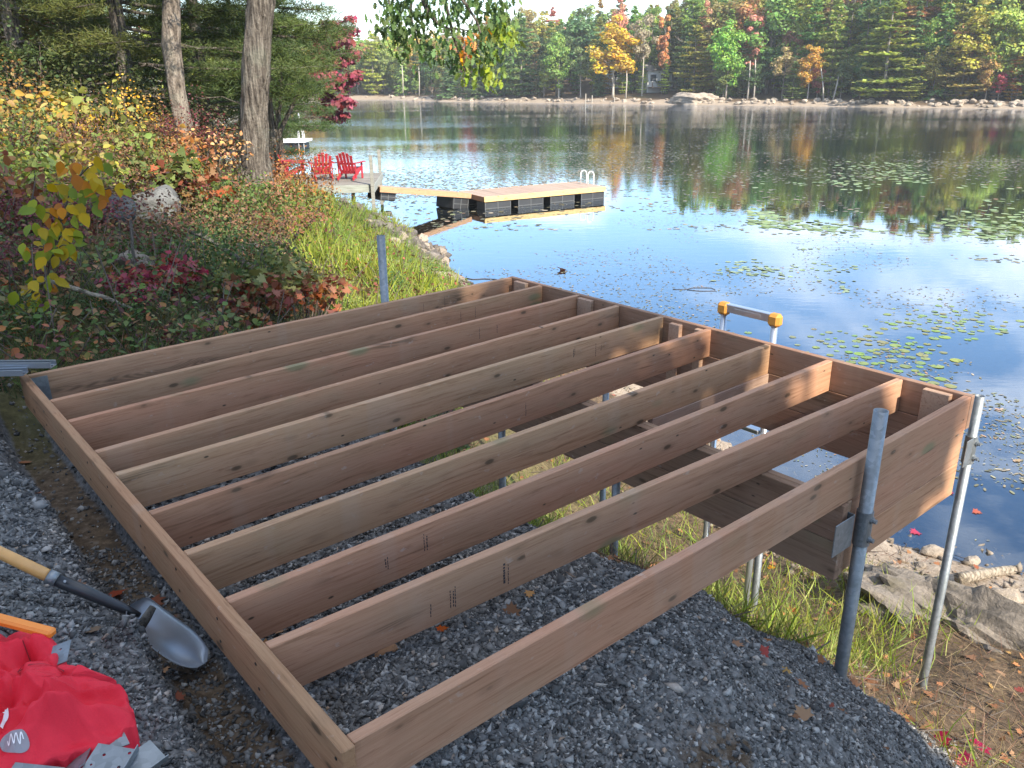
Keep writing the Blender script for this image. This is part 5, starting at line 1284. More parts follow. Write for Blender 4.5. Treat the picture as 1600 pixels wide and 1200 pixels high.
for j, path in enumerate([[(500, -230), (600, -150), (690, -60), (745, 10), (770, 75)], [(560, -190), (640, -70), (662, 20), (690, 48), (730, 55)], [(520, -210), (590, -90), (618, 0), (625, 60)], [(620, -140), (700, -30), (780, -10), (800, 30)], [(690, -60), (715, 60), (735, 110), (752, 130)], [(640, -70), (645, 40), (665, 90)]]):
    yy = np.linspace(14.3, 13.6 + .35 * j, len(path) + 1)
    P = np.array(([s0] if j in (0, 1) else []) + [np.array(at_y(u, v, yy[i + 1])) - o0 for i, (u, v) in enumerate(path)])
    t = np.linspace(0, 1, len(P)); tt = np.linspace(0, 1, 14); P = np.stack([np.interp(tt, t, P[:, i]) for i in range(3)], 1) + np.cumsum(r7.normal(size=(14, 3)) * .018, 0)
    m.tube(P, np.linspace(.075 if j < 2 else .035, .008, 14), 7)
obj('limb', m.mesh('limb', BARK_OAK, True), oak)
BL = [(612, 20, 26, 70, 1), (635, 5, 30, 60, 1), (650, 60, 30, 60, 1), (625, 62, 22, 45, 1), (668, 85, 26, 45, 1), (690, 40, 28, 45, 1), (715, 10, 30, 60, 1), (745, 25, 30, 55, 1), (775, 15, 26, 55, 1), (740, 70, 28, 55, 1), (765, 85, 26, 45, 1), (788, 62, 20, 40, 2), (760, 110, 24, 40, 2), (735, 112, 20, 30, 2), (712, 92, 18, 25, 1), (660, 20, 22, 40, 1), (600, 40, 16, 25, 1), (785, 40, 18, 30, 2), (735, 88, 12, 9, 3), (722, 75, 12, 8, 3), (755, 60, 10, 6, 3), (772, 120, 14, 16, 2), (690, -30, 40, 60, 1), (640, -40, 40, 60, 1), (760, -30, 40, 60, 1)]
for q, (nm, colr) in {1: ('foliage', (.085, .145, .045)), 2: ('foliage', (.20, .28, .05)), 3: ('foliage', (.55, .27, .04))}.items():
    parts = []
    for u, v, rp, n, kind in BL:
        if kind != q: continue
        c = np.array(at_y(u, v, 13.9 + r7.uniform(-.4, .4))) - o0; rad = rp / FPX * 14
        n = int(n * 1.2); P, D = blob(r7, n, c, (rad * 1.5, rad * 1.5, rad * 1.35), .1)
        N = D + r7.normal(size=(n, 3)) * .6
        parts.append(leaves(OAK, P, N, .14 * r7.uniform(.6, 1.2, n), r7, hang=True))
    V, F = join(parts); obj('foliage', np_mesh('foliage', V, F, LEAF), oak, color=colr, label={2: 'yellowish green leaves at the limb tip', 3: 'orange leaves in the crown'}.get(q))
# leaning pine with pale bare trunk
gx1, gy1 = float(ray(300, 270)[0] * 16), 16.0
pn = thing('pine_tree', 'leaning pine with bare pale grey trunk left of the big oak', 'tree', (gx1, gy1, hz(gx1, gy1))); o1 = np.array(pn.location)
tp = [np.array(at_y(305, 300, 16)) - [0, 0, .3], at_y(300, 262, 16), at_y(288, 200, 16), at_y(276, 140, 16), at_y(268, 72, 16), at_y(268, 0, 16), at_y(262, -140, 16), at_y(255, -420, 16)]
V, F = big_trunk(np.array(tp) - o1, [.24, .20, .165, .155, .165, .15, .14, .08], BARK_PINE, 5, ridge_=.012)
m = MB(); m.add(V, F); obj('trunk', m.mesh('trunk', BARK_PINE, True), pn)
cz1 = lambda z: np.array([np.interp(z + o1[2], [p[2] for p in tp], [p[0] for p in tp]), np.interp(z + o1[2], [p[2] for p in tp], [p[1] for p in tp])]) - o1[:2]
nm_, mb_ = pine_boughs(5, 3.4, 9, 3.2, 26, cz1, dens=80); obj('needles', nm_, pn, color=(.075, .105, .03)); obj('limb', mb_.mesh('limb', BARK_OAK, True), pn)
def near_pine(u, Y, hgt, z0, z1, lmax, nb, col, lab, seed, r0=.16, dead=0, dens=60, side=None):
    x = float(ray(u, 250)[0] * Y); t = thing('pine_tree', lab, 'tree', (x, Y, hz(x, Y)))
    obj('trunk', trunk_mesh(hgt, r0, seed, BARK_OAK, seg=14), t)
    nm, mb = pine_boughs(seed, z0, z1, lmax, nb, lambda z: np.zeros(2), dens=dens, side=side)
    r = np.random.default_rng(seed + 900)
    for k in range(dead):
        a = r.uniform(0, 2 * PI); z = r.uniform(1.0, z0 + .6); l = r.uniform(1.2, 2.8); q = np.linspace(0, 1, 6)[:, None]
        mb.tube(np.array([0, 0, z]) + np.array([np.cos(a), np.sin(a), 0]) * l * q + np.array([0, 0, -.10]) * q * l + r.normal(size=(6, 3)) * .05, np.linspace(.03, .006, 6), 5)
    obj('needles', nm, t, color=col); obj('limb', mb.mesh('limb', BARK_OAK, True), t); return t
near_pine(218, 19.0, 15, 1.7, 10, 4.2, 44, (.07, .10, .03), 'dark pine with dead lower limbs behind the leaning trunk', 11, .17, dead=14, dens=120)
near_pine(60, 17.0, 15, 1.6, 10, 3.8, 40, (.085, .10, .028), 'olive green pine in the upper left corner', 12, .16, dead=8, dens=120)
near_pine(330, 23.0, 16, 1.8, 10, 4.2, 42, (.06, .095, .03), 'dark green pine between the two big trunks', 13, .17, dead=10, dens=120)
near_pine(140, 25.0, 17, 1.5, 11, 4.6, 44, (.10, .12, .03), 'yellowish green pine high on the left bank', 14, .18, dens=80)
near_pine(280, 26.0, 16, .8, 10, 4.2, 46, (.065, .10, .03), 'dark pine filling the gap behind the leaning trunk', 18, .15, dens=120)
near_pine(10, 27.0, 17, .8, 11, 4.6, 46, (.07, .10, .03), 'dark pine high on the left bank behind the corner pine', 19, .15, dens=110)
near_pine(385, 34.0, 15, .8, 10, 3.6, 46, (.07, .11, .035), 'dark pine on the cove shore behind the big oak', 20, .14, dens=110)
near_pine(-40, 22.0, 17, 1.2, 11, 4.6, 40, (.075, .10, .03), 'pine at the far left edge of the slope', 15, .18, dens=70)
near_pine(440, 30.0, 9, 1.9, 8.2, 2.3, 44, (.06, .105, .035), 'green young pine overhanging the dock behind the oak', 16, .12, dens=95)
# twin-stemmed young pine right of the oak trunk
x, Y = float(ray(428, 270)[0] * 21), 21.0
tw = thing('young_tree', 'dark twin stemmed young tree right of the big oak trunk', 'tree', (x, Y, hz(x, Y))); o2 = np.array(tw.location)
m = MB()
for path, ra in [([(424, 300), (424, 255), (427, 220), (424, 185), (418, 140), (415, 80)], (.13, .05)), ([(426, 262), (431, 222), (442, 196), (460, 160), (468, 120)], (.085, .03)), ([(429, 225), (432, 195), (438, 165), (440, 110)], (.06, .025))]:
    P = np.array([at_y(a, b, Y) for a, b in path]) - o2; m.tube(P, np.linspace(ra[0], ra[1], len(P)), 9)
obj('trunk', m.mesh('trunk', BARK_OAK, True), tw)
nm_, mb_ = pine_boughs(17, 2.2, 6.0, 1.9, 34, lambda z: np.array([.1, 0]), dens=110, leaf=.14); obj('needles', nm_, tw, color=(.075, .11, .03)); obj('limb', mb_.mesh('limb', BARK_OAK, True), tw)
# red maple leaning out over the cove
x, Y = -11.6, 37.0
rm = thing('red_maple', 'crimson maple leaning over the water beyond the dock', 'tree', (x, Y, hz(x, Y))); o3 = np.array(rm.location)
rr_m = np.random.default_rng(31); m = MB(); parts = []; parts2 = []
m.tube(np.array([[0, 0, -.3], [.4, 0, 1.5], [1.2, -.2, 3.2], [1.9, -.2, 5.2]]), [.14, .12, .10, .05], 9)
for u, v, rp, n in [(520, 45, 22, 110), (505, 70, 24, 120), (535, 62, 20, 90), (548, 48, 12, 40), (520, 95, 26, 140), (545, 88, 20, 90), (505, 120, 22, 110), (530, 130, 24, 130), (552, 118, 14, 60), (515, 155, 20, 100), (538, 160, 18, 80), (522, 182, 18, 80), (500, 172, 14, 50), (548, 30, 10, 25), (492, 95, 20, 80), (540, 180, 9, 25)]:
    c = np.array(at_y(u, v, Y - .8 + rr_m.uniform(-.6, .6))) - o3; rad = rp / FPX * Y * 1.15; n = n * 2
    P, D = blob(rr_m, n, c, (rad, rad, rad * .5), .1); lv = leaves(MAPLE, P, D + np.array([0, -.3, .8]) + rr_m.normal(size=(n, 3)) * .5, .21 * rr_m.uniform(.6, 1.2, n), rr_m); parts.append(lv)
    s = np.array([1.0 + rr_m.random() * .7, -.2, min(max(.8, c[2] - .4), 5)]); m.tube([s, (s + c) / 2 + [0, 0, .12], c], [.05, .03, .012], 5)
V, F = join(parts); obj('foliage', np_mesh('foliage', V, F, LEAF), rm, color=(.24, .055, .07)); obj('trunk', m.mesh('trunk', BARK_OAK, True), rm)

# unseen tall trees, added behind the viewpoint to shade the frame and the stone
hv = np.array([math.sin(SUN_AZ), math.cos(SUN_AZ)]); pv = np.array([-hv[1], hv[0]])
def shade_tree(p, k, q0, q1, w, seed, lab, dens=1.0):
    xy = hv * k + pv * p; zb = hz(*xy); ce = math.cos(SUN_EL); se = math.sin(SUN_EL)
    z0 = (q0 + k * se) / ce; z1 = (q1 + k * se) / ce
    t = thing('unseen_maple', lab, 'tree', (*xy, zb))
    V, F, cs = crown_leafy(seed, z1 - zb, w, z0 - zb, nc=38, per=int(150 * dens), leaf=.29, shape=QUAD)
    obj('crown', np_mesh('crown', V, F, LEAF), t, color=(.13, .17, .04)); obj('trunk', trunk_mesh(z1 - zb - 1.5, .22, seed, BARK_OAK, limbs=cs[:9], seg=12), t)
shade_tree(2.6, 9.0, 2.35, 8.6, 1.9, 201, 'unseen tall maple added behind the viewpoint to shade the joists', 1.3)
shade_tree(-.6, 8.0, 1.0, 8.0, 2.5, 202, 'unseen tall maple added behind the viewpoint to shade the rim board', 1.2)
shade_tree(-4.2, 9.0, .5, 9.0, 2.7, 203, 'unseen tall maple added for shade behind the viewpoint, left of the others')
shade_tree(1.3, 11.5, 2.2, 7.6, 2.3, 204, 'unseen maple added for shade farther behind the viewpoint', 1.2)
shade_tree(2.0, 7.0, .9, 3.9, 1.25, 205, 'unseen low crowned maple added for shade right behind the viewpoint', 1.3)
shade_tree(.2, 14.0, 5.0, 10.5, 2.6, 206, 'unseen tallest maple added for shade far behind the viewpoint', .55)

# ---------------------------------------------------------------- far shore forest
def far_set(kind, seeds, **k):
    out = []
    for s in seeds:
        if kind == 'leafy':
            V, F, cs = crown_leafy(s, 16, k.get('w', 4.2), k.get('base', 2.4), nc=k.get('nc', 50), per=k.get('per', 78), leaf=.58); tr = trunk_mesh(13, .20, s, BARK_FAR, limbs=cs[:6], seg=7)
        elif kind == 'pine': V, F = crown_pine(s, 17, k.get('w', 3.9), k.get('base', .9), levels=16, per=48, leaf=.62); tr = trunk_mesh(15.5, .2, s, BARK_FAR, seg=7)
        else: V, F = crown_spruce(s, 14, k.get('w', 2.6), k.get('base', .7), leaf=.58); tr = trunk_mesh(12.5, .16, s, BARK_FAR, seg=7)
        out.append((np_mesh('crown', V, F, LEAF_FAR), tr))
    return out
FAR = {'leafy': far_set('leafy', (301, 302, 303, 304, 305)), 'slim': far_set('leafy', (311, 312, 313), w=2.5, base=3.0, nc=34, per=70), 'pine': far_set('pine', (321, 322, 323, 324)), 'spruce': far_set('spruce', (331, 332, 333)),
       'open': far_set('leafy', (341, 342), w=3.4, base=4.5, nc=24, per=60)}
HB = {'leafy': 16, 'slim': 16, 'pine': 17, 'spruce': 14, 'open': 16}; WB = {'leafy': 4.6, 'slim': 2.8, 'pine': 4.0, 'spruce': 2.7, 'open': 3.7}
FN = {'leafy': 'broadleaf_tree', 'slim': 'broadleaf_tree', 'pine': 'pine_tree', 'spruce': 'spruce_tree', 'open': 'broadleaf_tree'}
def far_tree(kind, x, y, h, col, lab, group=None, ws=1.0, z=None, pale=False):
    cm, tm = random.choice(FAR[kind]); t = thing(FN[kind], lab, 'tree', (x, y, hz(x, y) if z is None else z), random.uniform(0, 6.3), group)
    s = h / HB[kind]; t.scale = (s * ws, s * ws, s)
    obj('crown', cm, t, color=col); tr = obj('trunk', tm, t)
    if pale: tr.material_slots[0].link = 'OBJECT'; tr.material_slots[0].material = BARK_PALE
    return t
FSH = SHORE[30:]   # the far waterline
def shore_pt(u, back):
    """a spot on the far bank behind the waterline, on the bearing of photograph column u"""
    d = ray(u, 150)[:2]; ys = np.linspace(60, 330, 1081); P = d[None] * ys[:, None]; D = shore_dist(P[:, 0], P[:, 1])
    ok = np.nonzero((D > back))[0]; ok = ok[ys[ok] > 95]
    return P[ok[0]] if len(ok) else P[-1]
def by_px(kind, u, vt, wpx, back, col, lab, pale=False):
    col = tuple(min(.62, q * (1.25 if max(col) < .4 else 1.1) + .012) for q in col)
    x, y = shore_pt(u, back); z = hz(x, y); top = CAM_Z + ray(u, vt)[2] * y; h = max(4.0, top - z)
    far_tree(kind, x, y, h, col, lab, None, min(1.9, max(.55, wpx / FPX * y / 2 / (WB[kind] * h / HB[kind]))), z, pale)
YG, MG, DG, OL = (.33, .38, .085), (.19, .29, .075), (.10, .17, .065), (.27, .29, .085)
FT = [('pine', 585, 48, 50, 4, YG, 'yellow green pine at the left end of the far shore'), ('spruce', 632, 62, 34, 5, MG, 'green spruce between the pale trunks on the far shore'), ('leafy', 655, 45, 50, 12, (.40, .30, .06), 'yellow tree peeking behind the hanging oak limb'),
      ('spruce', 705, 70, 46, 3, DG, 'dark spruce below the hanging oak limb'), ('spruce', 745, 82, 50, 3, (.07, .12, .04), 'dark low spruce at the water behind the oak limb tip'), ('pine', 815, 22, 78, 4, (.13, .21, .07), 'tall layered white pine right of the hanging oak limb'),
      ('leafy', 873, 42, 50, 3, (.16, .26, .055), 'bright green rounded tree beside the tall white pine'), ('open', 907, 62, 38, 4, (.12, .17, .06), 'thin dull green tree left of the yellow maple'), ('leafy', 905, 2, 90, 16, (.075, .15, .055), 'large dark green rounded crown behind the front row'),
      ('leafy', 958, 26, 84, 4, (.50, .38, .05), 'yellow and orange maple above the small white cabin'), ('leafy', 966, -6, 44, 18, (.50, .25, .16), 'salmon red treetop behind the yellow maple'), ('open', 1003, 2, 46, 7, (.25, .22, .14), 'greyish half bare tree right of the yellow maple'),
      ('slim', 1034, 14, 26, 10, (.46, .24, .09), 'narrow tan orange tree above the cabin'), ('pine', 1083, 40, 76, 5, (.27, .27, .06), 'yellow green layered pine in front of the cabin'), ('leafy', 1134, 28, 66, 4, (.15, .30, .05), 'vivid green tree standing over the rock outcrop'),
      ('leafy', 1098, 2, 36, 16, (.52, .28, .18), 'salmon treetop behind the yellow green pine'), ('slim', 1170, 14, 38, 9, (.52, .26, .18), 'salmon pink tree behind the vivid green tree'), ('leafy', 1195, -14, 60, 16, (.06, .13, .05), 'dark green tree behind the dock pole'),
      ('leafy', 1228, 26, 44, 11, (.34, .19, .12), 'dull red tree between green crowns'), ('open', 1222, 62, 46, 5, (.30, .25, .11), 'pale tan tree above the red far shore chairs'), ('leafy', 1262, 66, 50, 4, (.46, .30, .06), 'orange yellow tree with leaning pale trunks'),
      ('pine', 1294, -8, 70, 6, (.22, .27, .07), 'tall yellow tipped pine behind the leaning trunks'), ('pine', 1380, -6, 130, 4, (.22, .27, .06), 'broad white pine spreading over the right shore'), ('pine', 1345, 4, 80, 8, (.19, .24, .065), 'tall pine left of the broad white pine'),
      ('leafy', 1440, 22, 56, 10, (.15, .25, .055), 'green tree right of the broad white pine'), ('pine', 1500, 30, 100, 5, (.25, .22, .065), 'rusty yellow oak coloured tree near the right edge'), ('leafy', 1512, 8, 80, 9, (.36, .20, .08), 'copper topped tree behind the right shore front row'),
      ('leafy', 1580, 34, 60, 6, (.27, .29, .06), 'yellow green tree at the right edge of the far shore'), ('slim', 1560, 122, 22, 4, (.46, .10, .10), 'small crimson shrub tree at the far right waterline'), ('slim', 1588, 128, 22, 5, (.48, .16, .06), 'small orange shrub tree at the right edge'),
      ('spruce', 935, 92, 26, 6, DG, 'dark young spruce left of the white cabin'), ('leafy', 560, 62, 34, 8, (.20, .25, .06), 'green tree at the left end of the beach'), ('leafy', 610, 56, 36, 14, (.46, .36, .07), 'golden tree left of the green spruce'), ('leafy', 780, 10, 46, 14, (.11, .19, .06), 'green crown rising behind the hanging oak limb'),
      ('slim', 850, 88, 24, 3, (.22, .27, .06), 'small light green tree at the foot of the white pine'), ('leafy', 1180, 96, 40, 5, (.07, .12, .04), 'dark tree left of the dock pole'), ('pine', 1238, 96, 40, 3, (.14, .20, .06), 'low spreading pine above the far red chairs'),
      ('pine', 1420, 92, 60, 3, (.24, .28, .06), 'low bough of pine close to the right waterline'), ('leafy', 1540, 66, 40, 4, (.30, .21, .07), 'brownish tree leaning to the water at right'), ('pine', 1610, 10, 70, 5, (.17, .22, .06), 'pine cut by the right edge of the view')]
for a in FT: by_px(*a, pale=a[0] in ('open', 'leafy') and random.random() < .5)
rf = np.random.default_rng(404)
PAL = [(MG, 'mid green', 5), (DG, 'dark green', 4), (OL, 'olive', 4), (YG, 'yellow green', 4), ((.40, .30, .06), 'golden', 1.2), ((.36, .23, .10), 'copper', 1.2), ((.46, .24, .15), 'salmon', .7)]
pw = np.array([p[2] for p in PAL]); pw = pw / pw.sum()
cntf = 0
ROWS = {6: 'low in the far shore brush', 10: 'in the far shore understory', 7: 'in the far shore front row', 13: 'in the far second row', 20: 'in mid forest', 28: 'deep in the forest', 38: 'near the forest top', 52: 'in the last forest row'}
LMX = [540, 600, 700, 790, 860, 930, 1000, 1060, 1120, 1180, 1240, 1310, 1380, 1450, 1520, 1600]
LANDM = ['behind the near pines', 'beside the crimson maple', 'left of the oak limb', 'behind the oak limb', 'by the tall pine', 'by the bright green tree', 'by the yellow maple', 'by the grey cabin', 'by the cabin pine', 'by the vivid green tree', 'by the lamp pole', 'by the orange yellow tree', 'by the tipped pine', 'by the broad pine', 'past the broad pine', 'near the right edge', 'at the right edge']
for back, step, hh in [(6, 30, 6.5), (10, 28, 8), (7, 40, 15), (13, 30, 16.5), (20, 28, 17), (28, 26, 17.5), (38, 26, 18), (52, 30, 18)]:
    u = 430 + rf.uniform(0, 20)
    while u < 1760:
        x, y = shore_pt(u, back + rf.uniform(-2, 2)); k = rf.choice(['leafy', 'pine', 'leafy', 'slim', 'pine'] if back > 9 else ['pine', 'spruce', 'leafy'])
        c, cn_, _ = PAL[rf.choice(len(PAL), p=pw)]; c = tuple(q * rf.uniform(.8, 1.15) for q in c)
        if not (900 < u < 1120 and back < 10) and not (1180 < u < 1250 and back < 10):
            nm = {'leafy': 'broad leafy tree', 'slim': 'slender leafy tree', 'pine': 'pine', 'spruce': 'spruce'}[k]
            wfac = .70 if u < 760 else (.84 if u < 1060 else 1.0)
            far_tree(k, x, y, hh * rf.uniform(.85, 1.12) * wfac, c, f'{cn_} {nm} {ROWS[back]}, {LANDM[int(np.searchsorted(LMX, u))]}', f'{cn_} {nm}s of the far forest', rf.uniform(.9, 1.2)); cntf += 1
        u += step * rf.uniform(.75, 1.25) * (1 if u > 700 else .7)
# the left bank beyond the cove, seen between the near trunks
for _ in range(34):
    Y = rf.uniform(62, 190); sx = np.interp(Y, [58, 90, 120, 160, 195], [-26, -33, -38, -44, -45]); x = sx - rf.uniform(4, 30)
    c, cn_, _ = PAL[rf.choice(len(PAL), p=pw)]; k = rf.choice(['leafy', 'pine', 'slim']); nm = {'leafy': 'rounded broadleaf tree', 'slim': 'slender broadleaf tree', 'pine': 'pine'}[k]
    far_tree(k, x, Y, rf.uniform(11, 17), c, f'{cn_} {nm} on the left bank beyond the cove', f'{cn_} {nm}s of the left bank')
# bare pale trunks that stand out against the dark wood
for k, (u, vt, vb, lean) in enumerate([(630, 112, 146, 0), (655, 118, 146, 1), (1288, 124, 150, -9), (1302, 128, 150, 7), (1168, 116, 146, 1), (1178, 114, 146, -1), (978, 120, 150, 0)]):
    x, y = shore_pt(u, 3.5); z = hz(x, y); top = CAM_Z + ray(u, vt)[2] * y; s = np.array([x, y, z]); e = np.array([x + lean / FPX * y, y + .5, top + 2])
    t = thing('bare_trunk', f'slim pale tree trunk on the far shore, {["behind the hanging oak limb at left","behind the hanging oak limb at right","left one of the leaning pair","right one of the leaning pair","left one near the dark gap","right one near the dark gap","below the yellow maple at right","right of the yellow maple","left of the small white cabin","under the thin dull green tree"][k]}', 'tree', s)
    m = MB(); m.tube([np.zeros(3) - [0, 0, .3], (e - s) / 2 + [.1, 0, 0], e - s], [.13, .11, .07], 7); obj('trunk', m.mesh('trunk', BARK_PALE, True), t)

# ---------------------------------------------------------------- cabins, dock and shore details opposite
CWALL = plain('cabin_siding', (0.58, 0.58, 0.56), .8, var=.1, scale=3); CDARK = plain('dark_siding', (.10, .075, .06), .8, var=.2); CROOF = plain('grey_shingles', (.20, .19, .185), .9, var=.3, scale=4); CGLASS = plain('window_glass', (.04, .05, .06), .1, spec=.8, var=.3); CTRIM = plain('white_trim', (.75, .75, .73), .6, var=.04)
def cabin(u, back, wd, dp, hh, lab, wall, nwin, zoff=0, rz=0):
    x, y = shore_pt(u, back); t = thing('cabin', lab, 'cabin', (x, y, hz(x, y) + zoff), rz)
    m = MB(); m.box((0, 0, hh / 2 - .5), (wd, dp, hh + 1)); obj('wall', m.mesh('wall', wall), t)
    m = MB(); m.prism([(-dp / 2 - .4, 0), (dp / 2 + .4, 0), (dp / 2 + .4, .16), (0, 1.15), (-dp / 2 - .4, .16)], -wd / 2 - .4, wd / 2 + .4)
    me = m.mesh('roof', CROOF); me.transform(Matrix(((0, 0, 1, 0), (1, 0, 0, 0), (0, 1, 0, hh), (0, 0, 0, 1)))); obj('roof', me, t)
    for i in range(nwin):
        xx = (i + .5) / nwin * wd - wd / 2; ww = wd / nwin * .55
        m = MB(); m.box((xx, -dp / 2 - .03, hh * .56), (ww + .2, .06, hh * .52)); f = obj('window', m.mesh('window', CTRIM), t)
        m = MB(); m.box((xx, -dp / 2 - .065, hh * .56), (ww, .02, hh * .44)); obj('pane', m.mesh('pane', CGLASS), f)
    m = MB(); m.box((0, -dp / 2 - 1.0, -.12), (wd, 2.0, .16)); obj('porch', m.mesh('porch', CDARK), t)
    for i in range(5):
        m = MB(); m.box((i / 4 * (wd - .2) - wd / 2 + .1, -dp / 2 - 1.9, .35), (.1, .1, 1.0)); obj('porch_post', m.mesh('porch_post', CDARK), t)
    return t
cabin(1034, 15, 8.5, 6, 2.7, 'pale grey cabin with dark windows above the far lawn', CWALL, 4, .6, .25)
cabin(966, 13, 4.2, 4, 2.5, 'small white cabin on stilts under the yellow maple', CTRIM, 2, 1.6, .2)
# red chairs and lamp pole on the dock opposite
P = at_z(1212, 160, 0.0); dk = thing('far_dock', 'low pale dock on the far shore with two red chairs', 'dock', (P[0], P[1], 0), math.radians(-35))
for k in range(8): obj('plank', plank(.62, 2.4, .08, GREYWOOD), dk, loc=(-2.2 + k * .64, 1.2, .45), color=(.62, .60, .57))
m = MB(); m.box((0.04, 0.0, .36), (5.2, .08, .26)); obj('edge_board', m.mesh('edge_board', CTRIM), dk)
for xx in (-2.2, 2.3):
    m = MB(); m.tube([(xx, 1.2, -1), (xx, 1.2, .42)], .1, 8); obj('post', m.mesh('post', GREYWOOD), dk, color=(.3, .3, .28))
Rz = Matrix.Rotation(math.radians(-35), 3, 'Z')
for k, (xx, lab) in enumerate([(-.55, 'left one of two red chairs on the far shore dock'), (1.0, 'right one of two red chairs on the far shore dock')]):
    v = Vector((P[0], P[1], 0)) + Rz @ Vector((xx, 1.3, 0)); c2 = dup(ch, (v[0], v[1], .49), math.radians(170 - 35 - 30 * k), lab, 'red chairs on the far shore dock', 1.25)
v = Vector((P[0], P[1], 0)) + Rz @ Vector((-2.75, .9, 0)); lp = thing('lamp_pole', 'tall white pole with a short arm beside the far dock', 'pole', (v[0], v[1], 0))
m = MB(); m.tube([(0, 0, -1), (0, 0, 5.2)], .10, 8); obj('pole', m.mesh('pole', WHITE_MT, True), lp); m = MB(); m.tube([(0, 0, 5.15), (.4, 0, 5.3), (1.5, 0, 5.3)], [.07, .07, .09], 8); obj('arm', m.mesh('arm', WHITE_MT, True), lp)
# rock outcrop, boulders along the far bank
P = shore_pt(1088, 1.2); oc = obj('rock_outcrop', rock_mesh('rock_outcrop', ROCK_TAN, 90, .3, 5, (4.4, 2.2, 1.5)), loc=(P[0], P[1], .5), rot=(0, 0, -.6)); tag(oc, 'broad tan rock outcrop at the far waterline below the vivid green tree', 'rock')
fr_ = [rock_mesh('bank_boulder', ROCK_TAN, 92 + k, .3, 2, (1.3, 1, .7)) for k in range(4)]
for k in range(190):
    u = rf.uniform(1110, 1640) if k < 120 else rf.uniform(560, 1060); x, y = shore_pt(u, rf.uniform(.1, 2.6)); s = rf.uniform(.18, .55)
    o = obj('bank_boulder', fr_[k % 4], loc=(x, y, hz(x, y) + s * .2), rot=(0, 0, rf.uniform(0, 6))); o.scale = (s, s, s); tag(o, 'pinkish tan boulder on the far bank', 'rock', 'boulders along the far bank')
for k, (u, lab) in enumerate([(915, 'thin mooring post at the far shore left of the docks'), (925, 'second thin mooring post right of the first'), (960, 'short post by the far grey dock')]):
    x, y = at_z(u, 162, 0)[:2]; m = MB(); m.tube([(0, 0, -1), (0, 0, 1.7 - .3 * k)], .08, 8); tag(obj('mooring_post', m.mesh('mooring_post', BARK_PALE), loc=(x, y, 0)), lab, 'post')
P = at_z(945, 161.5, .0); d3 = thing('far_pier', 'small grey pier on the far shore below the yellow maple', 'pier', (P[0], P[1], 0), math.radians(-30))
for k in range(7): obj('plank', plank(.95, 1.6, .07, GREYWOOD), d3, loc=(-3 + k * .98, 0, .42), color=(.33, .32, .30))
for xx in (-3, 0, 3):
    m = MB(); m.tube([(xx, -.6, -1), (xx, -.6, .8)], .09, 8); obj('post', m.mesh('post', BARK_PALE), d3)

# ---------------------------------------------------------------- grass, litter and low plants (nobody could count them)
BLADE = (np.array([[-.035, 0, 0], [.035, 0, 0], [-.028, .10, .5], [.028, .10, .5], [0, .38, .95]]), np.array([[0, 1, 3], [0, 3, 2], [2, 3, 4]]))
r8 = np.random.default_rng(808)
def polar(n, a0, a1, ra, rb):
    a = np.radians(r8.uniform(a0, a1, n)); r = np.exp(r8.uniform(math.log(ra), math.log(rb), n)); return np.sin(a) * r, np.cos(a) * r
def upright(n, tilt=.35): return np.c_[r8.normal(size=(n, 2)) * tilt, np.ones(n)]
def stuff(name, V, F, mat, col=None):
    return obj(name, np_mesh(name, V, F, mat), color=col, kind='stuff')
def blades(name, x, y, hmin, hmax, col, wd=1.0, tilt=.35):
    z = height(x, y) - .01; P = np.c_[x, y, z]; n = len(P); h = r8.uniform(hmin, hmax, n); R = rotmats(upright(n, tilt), r8.uniform(0, 6.3, n))
    V, F = scatter(*BLADE, P, R, np.c_[h * wd, h, h]); return stuff(name, V, F, GRASS, col)
def keep(x, y, m): return x[m], y[m]
def onland(x, y, d0=.25, d1=99): D = shore_dist(x, y); return (D > d0) & (D < d1)
def clear_of_deck(x, y):
    s, t = st_of(x, y); return ~((s > -.06) & (s < 3.75) & (t > -.06) & (t < 3.74) & (s < 2.0))
# bright grass between the slope and the left shore
x, y = polar(26000, -24, -4, 8.6, 26); D = shore_dist(x, y); m = (D > .9) & (D < 4.3 + fbm(x * .5, y * .5, 2)) & (fbm(x * .9, y * .9, 3) > .36); x, y = keep(x, y, m)
k = fbm(x * .6 + 9, y * .6, 2) > .5
blades('grass', x[k], y[k], .16, .46, (.22, .27, .05), .55, .45); blades('grass', x[~k], y[~k], .14, .40, (.14, .21, .045), .55, .45)
# grass in the sun below the frame and on the lower bank
x, y = polar(30000, -12, 42, 3.2, 12); s, t = st_of(x, y); D = shore_dist(x, y)
m = (s > 2.25 + .35 * fbm(x * 2, y * 2, 2)) & (D > .55) & (gravel_w(x, y) < .3) & (fbm(x * 1.3 + 3, y * 1.3, 3) > np.where(t > .1, .37, np.where((s > 3.0) & (t < -.5), .52, .62))) & (s < 6); x, y = keep(x, y, m)
k = r8.random(len(x)) < .6
sq, tq_ = st_of(x, y); dm = ((tq_ > .1) | (r8.random(len(x)) < .30)) & ~((tq_ < .35) & (sq > 2.6) & (r8.random(len(x)) < .55)); x, y, k = x[dm], y[dm], k[dm]
blades('grass', x[k], y[k], .09, .30, (.22, .27, .055), .45, .55); blades('grass', x[~k], y[~k], .05, .20, (.12, .18, .04), .6, .5)
